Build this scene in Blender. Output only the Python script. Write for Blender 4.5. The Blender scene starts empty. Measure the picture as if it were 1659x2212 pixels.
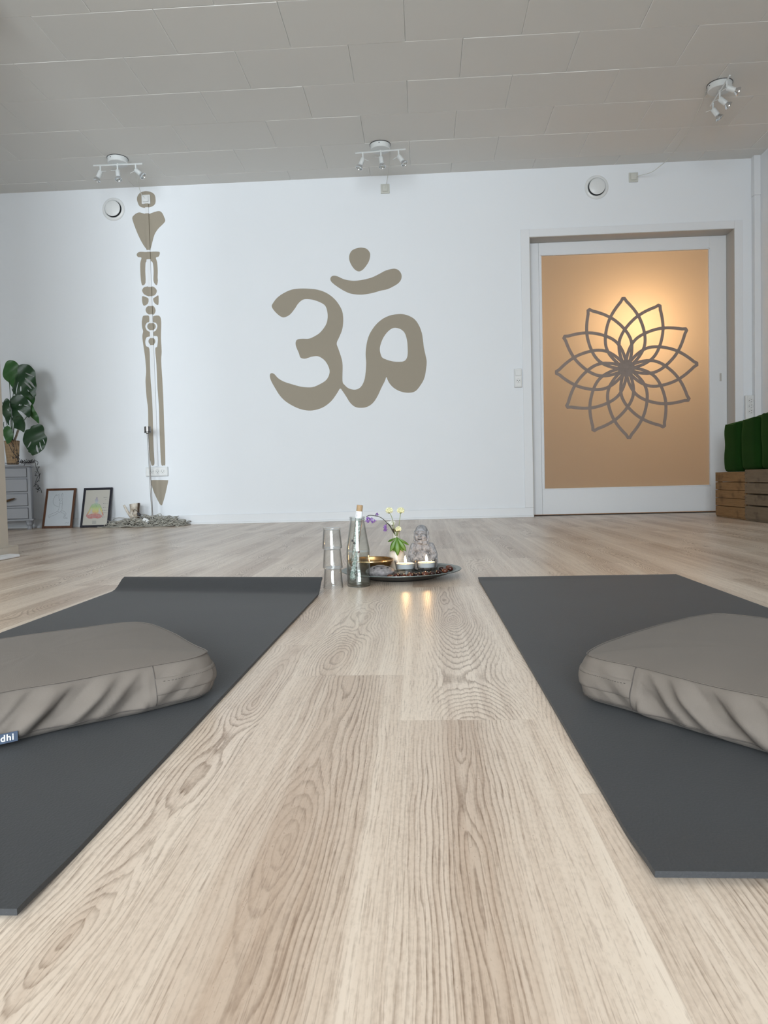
import bpy, bmesh, math, random
from mathutils import Vector, Matrix, noise, geometry
R_ = random.Random(7)
PI = math.pi
C = bpy.context.scene.collection
scene = bpy.context.scene

# ---------------------------------------------------------------- camera
cam_data = bpy.data.cameras.new('camera')
cam = bpy.data.objects.new('camera', cam_data); C.objects.link(cam)
cam_data.sensor_fit = 'HORIZONTAL'; cam_data.sensor_width = 36.0
cam_data.lens = 1589.96/1659*36
cam_data.clip_start = .02
RIGHT = Vector((0.998313, 0.052557, -0.024678)); UP = -Vector((-0.022402, -0.043451, -0.998804)); FWD = Vector((-0.053567, 0.997672, -0.0422))
m = Matrix((RIGHT, UP, -FWD)).transposed().to_4x4()
m.translation = Vector((0, 0, .3002))
cam.matrix_world = m
scene.camera = cam

# ---------------------------------------------------------------- light and exposure
scene.view_settings.view_transform = 'Standard'
scene.view_settings.look = 'None'
scene.view_settings.gamma = 1
scene.view_settings.use_curve_mapping = False
scene.view_settings.exposure = 0.0
scene.cycles.transparent_max_bounces = 40
world = bpy.data.worlds.new('world'); scene.world = world; world.use_nodes = True
bg = world.node_tree.nodes['Background']
bg.inputs[0].default_value = (.80, .90, 1.0, 1); bg.inputs[1].default_value = 1.2

def area(name, loc, rot, sx, sy, power, col):
    l = bpy.data.lights.new(name, 'AREA'); l.shape = 'RECTANGLE'; l.size = sx; l.size_y = sy
    l.energy = power; l.color = col
    o = bpy.data.objects.new(name, l); C.objects.link(o); o.location = loc; o.rotation_euler = rot
    return o
# daylight through the shop windows behind the camera
area('daylight_main', (-.25, -2.93, 1.30), (PI/2, 0, 0), 2.9, 2.0, 186, (.865, .95, 1.0)).data.spread = math.radians(125)
area('daylight_side', (-3.15, -2.93, 1.30), (PI/2, 0, 0), 1.5, 2.0, 125, (.865, .95, 1.0))

# ---------------------------------------------------------------- helpers
def thing(name, label, cat, loc=(0, 0, 0), rotz=0, group=None):
    o = bpy.data.objects.new(name, None); C.objects.link(o)
    o.empty_display_size = .05
    o.location = loc; o.rotation_euler = (0, 0, rotz); o['label'] = label; o['category'] = cat
    if group: o['group'] = group
    return o
def tag(o, label, cat, group=None, kind=None):
    o['label'] = label; o['category'] = cat
    if group: o['group'] = group
    if kind: o['kind'] = kind
    return o
def obj(name, bm, mat, parent=None, smooth=True, bevel=0, seg=2, autos=40):
    if bm is None: bm = bmesh.new()
    me = bpy.data.meshes.new(name)
    bmesh.ops.recalc_face_normals(bm, faces=bm.faces)
    bm.to_mesh(me); bm.free()
    for mm in (mat if isinstance(mat, (list, tuple)) else [mat]): me.materials.append(mm)
    o = bpy.data.objects.new(name, me); C.objects.link(o)
    if parent is not None: o.parent = parent
    if smooth:
        me.polygons.foreach_set('use_smooth', [True]*len(me.polygons))
        try: me.set_sharp_from_angle(angle=math.radians(autos))
        except Exception: pass
    if bevel:
        b = o.modifiers.new('bevel', 'BEVEL'); b.width = bevel; b.segments = seg; b.limit_method = 'ANGLE'
        b.harden_normals = False
    return o
def struct(name, bm, mat, parent=None, **k):
    k.setdefault('smooth', False)
    o = obj(name, bm, mat, parent, **k)
    if parent is None: o['kind'] = 'structure'
    return o
def box(bm, x0, x1, y0, y1, z0, z1, M=None):
    vs = [bm.verts.new((x, y, z)) for x in (x0, x1) for y in (y0, y1) for z in (z0, z1)]
    for f in ((0,1,3,2),(4,6,7,5),(0,4,5,1),(2,3,7,6),(0,2,6,4),(1,5,7,3)):
        bm.faces.new([vs[i] for i in f])
    if M is not None:
        for v in vs: v.co = M @ v.co
    return bm
def nb(): return bmesh.new()
def lathe(bm, prof, c=(0, 0, 0), seg=32, sx=1, sy=1, closed=False, M=None):
    rings = []
    allv = []
    for r, z in prof:
        if r < 1e-6:
            v = bm.verts.new((c[0], c[1], c[2]+z)); rings.append([v]); allv.append(v)
        else:
            ring = [bm.verts.new((c[0]+r*sx*math.cos(2*PI*i/seg), c[1]+r*sy*math.sin(2*PI*i/seg), c[2]+z)) for i in range(seg)]
            rings.append(ring); allv += ring
    n = len(rings)
    for a in range(n if closed else n-1):
        A, B = rings[a], rings[(a+1) % n]
        for i in range(seg):
            j = (i+1) % seg
            if len(A) == 1 and len(B) == 1: continue
            if len(A) == 1: bm.faces.new((A[0], B[i], B[j]))
            elif len(B) == 1: bm.faces.new((A[i], A[j], B[0]))
            else: bm.faces.new((A[i], A[j], B[j], B[i]))
    if M is not None:
        for v in allv: v.co = M @ v.co
    return bm
def tube(bm, pts, r, seg=8, radii=None, caps=True):
    pts = [Vector(p) for p in pts]
    n = len(pts); rings = []
    prev = None
    for i, p in enumerate(pts):
        t = (pts[min(i+1, n-1)]-pts[max(i-1, 0)])
        if t.length < 1e-9: t = Vector((0, 0, 1))
        t.normalize()
        if prev is None:
            a = Vector((0, 0, 1)) if abs(t.z) < .9 else Vector((1, 0, 0))
            u = t.cross(a).normalized()
        else:
            u = (prev - t*prev.dot(t))
            u = u.normalized() if u.length > 1e-6 else t.orthogonal().normalized()
        prev = u; w = t.cross(u)
        rr = radii[i] if radii else r
        rings.append([bm.verts.new(p+u*rr*math.cos(2*PI*k/seg)+w*rr*math.sin(2*PI*k/seg)) for k in range(seg)])
    for a in range(n-1):
        for k in range(seg):
            j = (k+1) % seg
            bm.faces.new((rings[a][k], rings[a][j], rings[a+1][j], rings[a+1][k]))
    if caps:
        bm.faces.new(rings[0][::-1]); bm.faces.new(rings[-1])
    return bm
def cr(pts, sub=5, closed=True):
    P = [Vector(p) for p in pts]; n = len(P); out = []
    for i in range(n if closed else n-1):
        if closed: a, b, c, d = P[i-1], P[i], P[(i+1) % n], P[(i+2) % n]
        else: a, b, c, d = P[max(i-1, 0)], P[i], P[i+1], P[min(i+2, n-1)]
        for s in range(sub):
            t = s/sub
            out.append(.5*((2*b)+(c-a)*t+(2*a-5*b+4*c-d)*t*t+(3*b-a-3*c+d)*t**3))
    if not closed: out.append(P[-1].copy())
    return out
def plate(bm, outer, holes, y0, y1):
    """flat shape in the XZ plane, front at y0, back at y1"""
    loops = [[Vector((p[0], p[1], 0)) for p in outer]]+[[Vector((p[0], p[1], 0)) for p in h] for h in holes]
    tris = geometry.tessellate_polygon(loops)
    flat = [p for l in loops for p in l]
    F = [bm.verts.new((p.x, y0, p.y)) for p in flat]; B = [bm.verts.new((p.x, y1, p.y)) for p in flat]
    for t in tris:
        try:
            bm.faces.new([F[i] for i in t]); bm.faces.new([B[i] for i in reversed(t)])
        except ValueError: pass
    k = 0
    for l in loops:
        n = len(l)
        for i in range(n):
            j = (i+1) % n
            bm.faces.new((F[k+i], F[k+j], B[k+j], B[k+i]))
        k += n
    return bm
def ell(bm, c, r, seg=16, ring=10, M=None):
    prof = [(math.sin(PI*i/ring), -math.cos(PI*i/ring)) for i in range(ring+1)]
    prof[0] = (0, -1); prof[-1] = (0, 1)
    T = Matrix.Translation(Vector(c)) @ (M if M is not None else Matrix()) @ Matrix.Diagonal((r[0], r[1], r[2], 1))
    return lathe(bm, prof, (0, 0, 0), seg, M=T)
def rot_to(d):
    return Vector((0, 0, 1)).rotation_difference(Vector(d).normalized()).to_matrix().to_4x4()

# ---------------------------------------------------------------- materials
def srgb(r, g, b):
    f = lambda c: (c/255/12.92) if c/255 <= .04045 else ((c/255+.055)/1.055)**2.4
    return (f(r), f(g), f(b), 1)
class N:
    def __init__(s, nt, sock): s.nt, s.s = nt, sock
    def _m(s, op, *o, clamp=False):
        n = s.nt.nodes.new('ShaderNodeMath'); n.operation = op; n.use_clamp = clamp
        for i, a in enumerate((s,)+o):
            if isinstance(a, N): s.nt.links.new(a.s, n.inputs[i])
            else: n.inputs[i].default_value = a
        return N(s.nt, n.outputs[0])
    def __add__(s, o): return s._m('ADD', o)
    def __sub__(s, o): return s._m('SUBTRACT', o)
    def __mul__(s, o): return s._m('MULTIPLY', o)
    def __truediv__(s, o): return s._m('DIVIDE', o)
    def floor(s): return s._m('FLOOR')
    def fract(s): return s._m('FRACT')
    def abs(s): return s._m('ABSOLUTE')
    def sqrt(s): return s._m('SQRT')
    def sin(s): return s._m('SINE')
    def pow(s, o): return s._m('POWER', o)
    def gt(s, o): return s._m('GREATER_THAN', o)
    def lt(s, o): return s._m('LESS_THAN', o)
    def clamp(s): return s._m('ADD', 0.0, clamp=True)
    def ramp(s, a, b):
        n = s.nt.nodes.new('ShaderNodeMapRange'); n.interpolation_type = 'SMOOTHSTEP'
        s.nt.links.new(s.s, n.inputs[0]); n.inputs[1].default_value = a; n.inputs[2].default_value = b
        return N(s.nt, n.outputs[0])
def mat(name):
    m = bpy.data.materials.new(name); m.use_nodes = True
    nt = m.node_tree; b = nt.nodes['Principled BSDF']
    return m, nt, b
def coords(nt, kind='Object'):
    tc = nt.nodes.new('ShaderNodeTexCoord'); s = nt.nodes.new('ShaderNodeSeparateXYZ')
    nt.links.new(tc.outputs[kind], s.inputs[0])
    return [N(nt, s.outputs[i]) for i in range(3)]
def vec(nt, *a):
    n = nt.nodes.new('ShaderNodeCombineXYZ')
    for i, x in enumerate(a):
        if isinstance(x, N): nt.links.new(x.s, n.inputs[i])
        else: n.inputs[i].default_value = x
    return n.outputs[0]
def noi(nt, v, scale=1, detail=2, rough=.5, dist=0):
    n = nt.nodes.new('ShaderNodeTexNoise'); nt.links.new(v, n.inputs['Vector'])
    n.inputs['Scale'].default_value = scale; n.inputs['Detail'].default_value = detail
    n.inputs['Roughness'].default_value = rough; n.inputs['Distortion'].default_value = dist
    return N(nt, n.outputs[0])
def white(nt, v):
    n = nt.nodes.new('ShaderNodeTexWhiteNoise'); nt.links.new(v, n.inputs['Vector'])
    s = nt.nodes.new('ShaderNodeSeparateColor'); nt.links.new(n.outputs['Color'], s.inputs[0])
    return [N(nt, s.outputs[i]) for i in range(3)]
def mix(nt, f, a, b):
    n = nt.nodes.new('ShaderNodeMix'); n.data_type = 'RGBA'
    if isinstance(f, N): nt.links.new(f.s, n.inputs[0])
    else: n.inputs[0].default_value = f
    for x, i in ((a, 6), (b, 7)):
        if isinstance(x, tuple): n.inputs[i].default_value = x
        else: nt.links.new(x, n.inputs[i])
    return n.outputs[2]
def bump(nt, b, h, strength=.3, dist=.001):
    n = nt.nodes.new('ShaderNodeBump'); n.inputs['Strength'].default_value = strength; n.inputs['Distance'].default_value = dist
    nt.links.new(h.s, n.inputs['Height']); nt.links.new(n.outputs[0], b.inputs['Normal'])
def plain(name, col, rough=.5, metal=0, var=.08, scale=30, bmp=0, bscale=400, coord='Object', spec=.5, stretch=(1,1,1)):
    m, nt, b = mat(name)
    x, y, z = coords(nt, coord)
    v = vec(nt, x*stretch[0], y*stretch[1], z*stretch[2])
    n = noi(nt, v, scale, 3)
    d = tuple(c*(1-var*2) for c in col[:3])+(1,); e = tuple(min(1, c*(1+var)) for c in col[:3])+(1,)
    nt.links.new(mix(nt, n, d, e), b.inputs['Base Color'])
    b.inputs['Roughness'].default_value = rough; b.inputs['Metallic'].default_value = metal
    b.inputs['Specular IOR Level'].default_value = spec
    if bmp: bump(nt, b, noi(nt, v, bscale, 2), bmp, .0006)
    return m
def glass(name, col=(1, 1, 1, 1), rough=0, ior=1.45):
    m = bpy.data.materials.new(name); m.use_nodes = True; nt = m.node_tree
    nt.nodes.remove(nt.nodes['Principled BSDF'])
    g = nt.nodes.new('ShaderNodeBsdfGlass'); g.inputs['Color'].default_value = col
    g.inputs['Roughness'].default_value = rough; g.inputs['IOR'].default_value = ior
    nt.links.new(g.outputs[0], nt.nodes['Material Output'].inputs['Surface'])
    return m
def thin_glass(name, col=(.98, .99, .985, 1), edge=.5, rough=.0):
    m = bpy.data.materials.new(name); m.use_nodes = True; nt = m.node_tree
    nt.nodes.remove(nt.nodes['Principled BSDF'])
    lw = nt.nodes.new('ShaderNodeLayerWeight'); lw.inputs[0].default_value = .5
    f = N(nt, lw.outputs['Facing'])
    t = nt.nodes.new('ShaderNodeBsdfTransparent')
    nt.links.new(mix(nt, f.pow(2.5), col, tuple(c*edge for c in col[:3])+(1,)), t.inputs[0])
    g = nt.nodes.new('ShaderNodeBsdfGlossy'); g.inputs['Roughness'].default_value = rough
    x = nt.nodes.new('ShaderNodeMixShader')
    nt.links.new((f.pow(4.5)*.85+.045).s, x.inputs[0]); nt.links.new(t.outputs[0], x.inputs[1]); nt.links.new(g.outputs[0], x.inputs[2])
    nt.links.new(x.outputs[0], nt.nodes['Material Output'].inputs['Surface'])
    return m
def emit(name, col, s):
    m = bpy.data.materials.new(name); m.use_nodes = True; nt = m.node_tree
    nt.nodes.remove(nt.nodes['Principled BSDF'])
    e = nt.nodes.new('ShaderNodeEmission'); e.inputs[0].default_value = col; e.inputs[1].default_value = s
    nt.links.new(e.outputs[0], nt.nodes['Material Output'].inputs['Surface'])
    return m

def floor_mat():
    m, nt, b = mat('oak_laminate')
    x, y, z = coords(nt)
    W, LEN = .1765, 1.145
    xs = x + .0355
    i = (xs/W).floor()
    u = xs - i*W
    q = (y - .909 + i*.2165)/LEN
    k = q.floor(); v = (q-k)*LEN
    r1, r2, r3 = white(nt, vec(nt, i, k, 3.7))
    wob = noi(nt, vec(nt, x*9.0, y*1.6, r1*37.0), 1, 3, .55) - .5
    dn = noi(nt, vec(nt, r1*91.0, v*1.55+r2*13.0, r2*17.0), 1, 1, .4) - .5
    big = noi(nt, vec(nt, x*14.0, y*3.2, r3*23.0), 1, 2, .5) - .5
    dx = u - (r1*.7+.15)*W + wob*.035
    d = dn*.34 + big*.03
    Rr = (dx*dx*1.1 + d*d + .000004).sqrt() + big*.012
    fine = noi(nt, vec(nt, x*160.0, y*7.0, r2*11.0), 1, 3, .6)
    g = Rr*205.0 + (fine-.5)*.9
    saw = g.fract()
    line = saw.ramp(.40, .95) * ((saw*-1.0+1.0).ramp(0.0, .15))
    stren = noi(nt, vec(nt, x*11.0, y*1.3, r3*57.0), 1, 2, .5).ramp(.30, .58)*.75+.25
    stren = stren * ((dx.abs()*-1.0+.085)*22.0).clamp()._m('MAXIMUM', .30)
    pores = noi(nt, vec(nt, x*700.0, y*22.0, r1*5.0), 1, 2, .5).ramp(.52, .72)
    streak = noi(nt, vec(nt, x*60.0, y*1.2, r2*29.0), 1, 3, .6)
    fleck = noi(nt, vec(nt, x*330.0, y*150.0, r1*3.0), 1, 2, .5)
    tone = r3*.35 + (streak-.5)*1.1 + .15 + (Rr*-14.0+1.0).clamp()*.55
    base = mix(nt, tone.clamp(), (.82, .71, .60, 1), (.50, .375, .285, 1))
    c = mix(nt, (line*stren*.66 + pores*.34 + (fleck-.5)*.60 + (streak-.5)*.4).clamp(), base, (.20, .13, .085, 1))
    # joints
    eu = (u._m('MINIMUM', u*-1.0+W)).lt(.0006); ev = (v._m('MINIMUM', v*-1.0+LEN)).lt(.0007)
    j = eu._m('MAXIMUM', ev)
    c = mix(nt, j*.16, c, (.20, .13, .085, 1))
    nt.links.new(c, b.inputs['Base Color'])
    rr = line*.08 + .25 + fleck*.08
    nt.links.new(rr.s, b.inputs['Roughness'])
    b.inputs['Specular IOR Level'].default_value = .5
    bump(nt, b, (line*-.5 - pores*.5 - j*.6), .35, .0003)
    return m
M_floor = floor_mat()
def paint(name, col, bs=.06, sc=260, rough=.75):
    m, nt, b = mat(name)
    x, y, z = coords(nt)
    n1 = noi(nt, vec(nt, x, y, z), 2.2, 2)
    n2 = noi(nt, vec(nt, x*sc, y*sc, z*sc), 1, 2)
    d = tuple(c*.97 for c in col[:3])+(1,)
    nt.links.new(mix(nt, n1*.6+n2*.4, d, col), b.inputs['Base Color'])
    b.inputs['Roughness'].default_value = rough
    bump(nt, b, n2, bs*4, .0006)
    return m
M_wall = paint('white_wall_paint', (.84, .865, .90, 1))
M_trimw = paint('white_gloss_paint', (.80, .815, .84, 1), .01, 60, .45)
M_ceil = paint('grey_beige_ceiling_board', (.74, .73, .70, 1), .05, 420, .9)
M_ceiledge = paint('pale_tile_edge', (.86, .855, .83, 1), .02, 200, .8)
M_taupe = paint('taupe_mural_paint', (.345, .302, .238, 1), .05, 260, .75)
M_pillar = paint('beige_partition_paint', (.52, .465, .395, 1), .05, 200, .8)
M_black = plain('black_gap', (.012, .012, .013, 1), .6)
M_plast = plain('white_plastic', (.78, .79, .79, 1), .35, var=.02)
M_ivory = plain('ivory_plastic', (.62, .62, .57, 1), .4, var=.02)
M_hole = plain('dark_socket_hole', (.03, .03, .035, 1), .5)
M_lampw = plain('white_lamp_metal', (.70, .72, .72, 1), .35, var=.02)
M_chrome = plain('chrome', (.75, .76, .78, 1), .12, 1, var=.02)
M_steel = plain('brushed_steel', (.26, .25, .24, 1), .35, .9, var=.1)

# ================================================================ SETTING
D = 5.602; H = 2.581; XR = 2.487
bm = nb(); box(bm, -4.4, 3.4, -3.2, 7.8, -.08, 0); struct('floor', bm, M_floor)
# wall_back with the door opening
bm = nb()
box(bm, -4.4, .829, D, D+.18, 0, 2.72); box(bm, 2.317, 3.4, D, D+.18, 0, 2.72); box(bm, .829, 2.317, D, D+.18, 2.082, 2.72)
struct('wall_back', bm, M_wall)
bm = nb(); box(bm, XR, XR+.15, -3.0, D, 0, 2.72); struct('wall_right', bm, M_wall)
bm = nb(); box(bm, -4.4, -4.25, -3.0, D, 0, 2.72); struct('wall_left', bm, M_wall)
# front wall with the shop windows behind the camera
bm = nb()
for a, b_ in ((-4.25, -3.95), (-2.35, -1.75), (1.25, XR)): box(bm, a, b_, -3.15, -3.0, 0, 2.72)
for a, b_ in ((-3.95, -2.35), (-1.75, 1.25)):
    box(bm, a, b_, -3.15, -3.0, 0, .28); box(bm, a, b_, -3.15, -3.0, 2.34, 2.72)
struct('wall_front', bm, M_wall)
bm = nb(); box(bm, .55, XR, -1.12, -1.0, 0, 2.585); struct('wall_light_blocker', bm, M_wall)  # unseen stub added to block window light towards the right
for k, (a, b_, n_) in enumerate(((-3.95, -2.35, 2), (-1.75, 1.25, 4))):
    bm = nb()
    for i in range(n_+1):
        x = a+(b_-a)*i/n_; box(bm, x-.03, x+.03, -3.13, -3.06, .28, 2.34)
    for z in (.40, 2.30): box(bm, a, b_, -3.12, -3.07, z-.02, z+.02)
    o = struct('window_%d' % (k+1), bm, M_trimw)
# partition on the left, its foot and the white strip beside it
bm = nb(); box(bm, -2.12, -1.907, -3.0, 3.282, 0, 2.585); struct('wall_partition', bm, M_pillar, smooth=True, bevel=.006)
bm = nb(); box(bm, -2.15, -1.874, -3.0, 3.305, 0, .046); struct('baseboard_partition', bm, M_pillar, smooth=True, bevel=.006)
bm = nb(); box(bm, -1.872, -1.808, -3.0, 3.225, 0, .014)
for v in bm.verts:
    if v.co.y > 3 and v.co.x > -1.82: v.co.y -= .03
struct('trim_1', bm, M_trimw, smooth=True, bevel=.004)
# hall behind the sliding door
M_hall = paint('hall_paint', (.75, .70, .62, 1))
bm = nb(); box(bm, .0, .1, D+.2, 7.4, 0, 2.5); struct('wall_hall_left', bm, M_hall)
bm = nb(); box(bm, 2.95, 3.05, D+.2, 7.4, 0, 2.5); struct('wall_hall_right', bm, M_hall)
bm = nb(); box(bm, 0, 3.05, 7.4, 7.5, 0, 2.5); struct('wall_hall_back', bm, M_hall)
bm = nb(); box(bm, 0, 3.05, D+.18, 7.5, 2.5, 2.6); struct('ceiling_hall', bm, M_hall)
# skirting
bm = nb()
box(bm, -4.25, .829, D-.009, D, .0, .072)
bm2 = bm; box(bm2, -4.25, .829, D-.020, D-.009, 0, .015)
struct('baseboard_back', bm, M_trimw, smooth=True, bevel=.0025)
bm = nb(); box(bm, XR-.012, XR, -3.0, D-.05, 0, .072); struct('baseboard_right', bm, M_trimw, smooth=True, bevel=.003)
# casing round the door
bm = nb()
box(bm, .766, .829, D-.009, D+.0005, .0725, 2.138); box(bm, 2.317, 2.375, D-.009, D+.0005, 0, 2.138); box(bm, .829, 2.317, D-.009, D+.0005, 2.082, 2.138)
struct('trim_2', bm, M_trimw, smooth=True, bevel=.0015)
M_jamb = paint('grey_beige_jamb', (.50, .48, .45, 1), .02, 100, .6)
bm = nb()
box(bm, .829, .833, D-.006, D+.20, 0, 2.082); box(bm, 2.3135, 2.3172, D-.006, D+.20, 0, 2.082); box(bm, .829, 2.3172, D-.006, D+.20, 2.078, 2.0825)
struct('trim_3', bm, M_jamb)
# boxed-in corner
bm = nb(); box(bm, 2.441, XR, D-.05, D, 0, 2.30); box(bm, 2.439, XR, D-.052, D, 2.3005, H+.02); struct('trim_4', bm, M_trimw, smooth=True, bevel=.003)
# ceiling boards in brick bond
bm = nb()
L_, rd, ro, x0 = .6, .37608, 3.934, -.33993
def tile(xa, xb, ya, yb, z, tx, ty):
    g, c = .0007, .0022
    xa, xb, ya, yb = xa+g, xb-g, ya+g, yb-g
    def zz(x, y): return z+tx*(x-(xa+xb)/2)+ty*(y-(ya+yb)/2)
    bot = [bm.verts.new((x, y, zz(x, y))) for x, y in ((xa+c, ya+c), (xb-c, ya+c), (xb-c, yb-c), (xa+c, yb-c))]
    mid = [bm.verts.new((x, y, zz(x, y)+c)) for x, y in ((xa, ya), (xb, ya), (xb, yb), (xa, yb))]
    top = [bm.verts.new((x, y, H+.02)) for x, y in ((xa, ya), (xb, ya), (xb, yb), (xa, yb))]
    bm.faces.new(bot)
    for i in range(4):
        j = (i+1) % 4
        f = bm.faces.new((bot[i], bot[j], mid[j], mid[i])); f.material_index = 1
        f = bm.faces.new((mid[i], mid[j], top[j], top[i])); f.material_index = 1
for r in range(-22, 6):
    ya = ro+(r-1)*rd; yb = min(ya+rd, D+.01)
    # r=0 lies between row lines 0 and 1
    off = .5 if (r % 2 == 0) else 0.0
    for k in range(-7, 6):
        xa = x0+L_*(k+off); xb = xa+L_
        if xa > XR or xb < -4.3: continue
        tile(max(xa, -4.26), min(xb, XR+.005), ya, yb, H+R_.uniform(-.0007, .0007), R_.uniform(-.0012, .0012), R_.uniform(-.002, .002))
box(bm, -4.3, XR+.1, -3.1, D+.05, H+.012, H+.10)
struct('ceiling', bm, [M_ceil, M_ceiledge])

# sliding door with its frosted pane
YD = D+.13
M_pane = bpy.data.materials.new('frosted_pane'); M_pane.use_nodes = True
nt = M_pane.node_tree; nt.nodes.remove(nt.nodes['Principled BSDF'])
df = nt.nodes.new('ShaderNodeBsdfDiffuse'); df.inputs[0].default_value = (.56, .50, .41, 1)
tr = nt.nodes.new('ShaderNodeBsdfTranslucent'); tr.inputs[0].default_value = (.80, .74, .64, 1)
mx = nt.nodes.new('ShaderNodeMixShader'); mx.inputs[0].default_value = .62
nt.links.new(df.outputs[0], mx.inputs[1]); nt.links.new(tr.outputs[0], mx.inputs[2]); nt.links.new(mx.outputs[0], nt.nodes['Material Output'].inputs[0])
M_clear = bpy.data.materials.new('clear_backing'); M_clear.use_nodes = True
nt = M_clear.node_tree; nt.nodes.remove(nt.nodes['Principled BSDF'])
tp = nt.nodes.new('ShaderNodeBsdfTransparent'); tp.inputs[0].default_value = (.95, .96, .95, 1)
nt.links.new(tp.outputs[0], nt.nodes['Material Output'].inputs[0])
bm = nb()
box(bm, .80, .917, YD, YD+.04, .010, 2.077)
box(bm, .918, .9335, YD+.001, YD+.04, .204, 1.99); box(bm, 2.188, 2.3125, YD, YD+.04, .010, 2.077)
box(bm, .918, 2.188, YD, YD+.04, 1.988, 2.077); box(bm, .918, 2.188, YD, YD+.04, .010, .2035)
door = struct('door_1', bm, M_trimw, smooth=True, bevel=.0015)
door['label'] = 'white framed sliding door with a frosted pane and lotus sign'
bm = nb(); box(bm, .928, 2.194, YD+.016, YD+.022, .198, 1.992)
for f in bm.faces:
    if f.calc_center_median().y > YD+.017: f.material_index = 1
o = struct('door_pane', bm, [M_pane, M_clear], door)
bm = nb()
for a in ((.932, .938, .21, 1.986), (2.183, 2.190, .21, 1.986)): box(bm, a[0], a[1], YD-.004, YD+.017, a[2], a[3])
for a in ((.932, 2.190, .203, .2095), (.932, 2.190, 1.9805, 1.987)): box(bm, a[0], a[1], YD-.004, YD+.017, a[2], a[3])
struct('glazing_bead', bm, M_trimw, door, smooth=True, bevel=.001)
bm = nb(); box(bm, 2.258, 2.274, YD-.0006, YD+.004, .99, 1.052); struct('door_handle', bm, M_jamb, door, smooth=True, bevel=.007, seg=4)
bm = nb(); box(bm, .833, 2.3135, YD-.02, YD+.06, .0002, .004); struct('door_gap_shade', bm, M_black)  # black strip standing in for the shaded gap under the door
# lotus line sign on the pane
M_lotus = bpy.data.materials.new('mauve_vinyl'); M_lotus.use_nodes = True
nt = M_lotus.node_tree; b = nt.nodes['Principled BSDF']
x, y, z = coords(nt)
n = noi(nt, vec(nt, x, y, z), 28, 3)
c = mix(nt, n, (.27, .215, .185, 1), (.36, .29, .255, 1)); nt.links.new(c, b.inputs['Base Color']); b.inputs['Roughness'].default_value = .6
tr = nt.nodes.new('ShaderNodeBsdfTranslucent'); tr.inputs[0].default_value = (.5, .4, .34, 1)
mx = nt.nodes.new('ShaderNodeMixShader'); mx.inputs[0].default_value = .12
nt.links.new(b.outputs[0], mx.inputs[1]); nt.links.new(tr.outputs[0], mx.inputs[2]); nt.links.new(mx.outputs[0], nt.nodes['Material Output'].inputs[0])
bm = nb(); RL = .541; LW = .0235
hwf = [0.02, .135, .215, .262, .276, .268, .247, .213, .160, .088, .0]
def hw(t):
    t = max(0, min(1, t))*10; i = min(int(t), 9); p = hwf; f = t-i
    a, b_, c_, d_ = p[max(i-1, 0)], p[i], p[i+1], p[min(i+2, 10)]
    if i == 0: a = -.10
    if i == 9: d_ = -.088
    return .5*((2*b_)+(c_-a)*f+(2*a-5*b_+4*c_-d_)*f*f+(3*b_-a-3*c_+d_)*f**3)
for k in range(12):
    a = math.radians(90+1.6-30*k); ca, sa = math.cos(a), math.sin(a)
    path = [(t/24., hw(t/24.)) for t in range(0, 24)]
    pts = [(t*(RL-LW*.6), w*RL) for t, w in path]+[(RL-LW*.45, .006), (RL-LW*.45, -.006)]+[(t*(RL-LW*.6), -w*RL) for t, w in reversed(path)]
    P = [Vector((q[0]*ca-q[1]*sa, q[0]*sa+q[1]*ca)) for q in pts]
    inn, out = [], []
    n_ = len(P)
    for i in range(n_):
        t = (P[min(i+1, n_-1)]-P[max(i-1, 0)]).normalized(); nn = Vector((-t.y, t.x))
        inn.append(P[i]+nn*LW/2); out.append(P[i]-nn*LW/2)
    y0 = YD+.0152-k*.00006
    cx, cz = 1.569, 1.113
    vi = [[bm.verts.new((cx+p.x, yy, cz+p.y)) for p in S] for S in (inn, out) for yy in (y0, y0+.0004)]
    for i in range(n_-1):
        bm.faces.new((vi[0][i], vi[0][i+1], vi[2][i+1], vi[2][i])); bm.faces.new((vi[1][i], vi[3][i], vi[3][i+1], vi[1][i+1]))
        bm.faces.new((vi[0][i], vi[1][i], vi[1][i+1], vi[0][i+1])); bm.faces.new((vi[2][i], vi[2][i+1], vi[3][i+1], vi[3][i]))
for k in range(12):
    a = math.radians(90+1.6-30*k); r_ = RL-LW*.62
    plate(bm, [(1.569+r_*math.cos(a)+LW*.56*math.cos(2*PI*i/20), 1.113+r_*math.sin(a)+LW*.56*math.sin(2*PI*i/20)) for i in range(20)], [], YD+.0142-k*.00002, YD+.0152)
plate(bm, [(1.569+.064*math.cos(2*PI*i/40), 1.113+.064*math.sin(2*PI*i/40)) for i in range(40)], [], YD+.0140, YD+.0150)
o = struct('lotus_sign', bm, M_lotus, door); o['label'] = 'grey mauve lotus flower line drawing stuck on the pane'
# the pendant lamp that glows behind the pane
t = thing('pendant_lamp', 'warm lamp glowing behind the frosted pane of the sliding door', 'lamp', (1.67, 6.14, 0))
bm = nb(); tube(bm, [(0, 0, 1.60), (0, 0, 2.5)], .003, 6); obj('lamp_cord', bm, M_black, t)
bm = nb(); lathe(bm, [(.0, 1.50), (.018, 1.50), (.02, 1.60), (0, 1.61)], seg=16); obj('lamp_holder', bm, M_black, t)
bm = nb(); ell(bm, (0, 0, 1.44), (.055, .055, .062)); obj('bulb', bm, emit('warm_bulb', (1, .60, .30, 1), 135), t)

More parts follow.
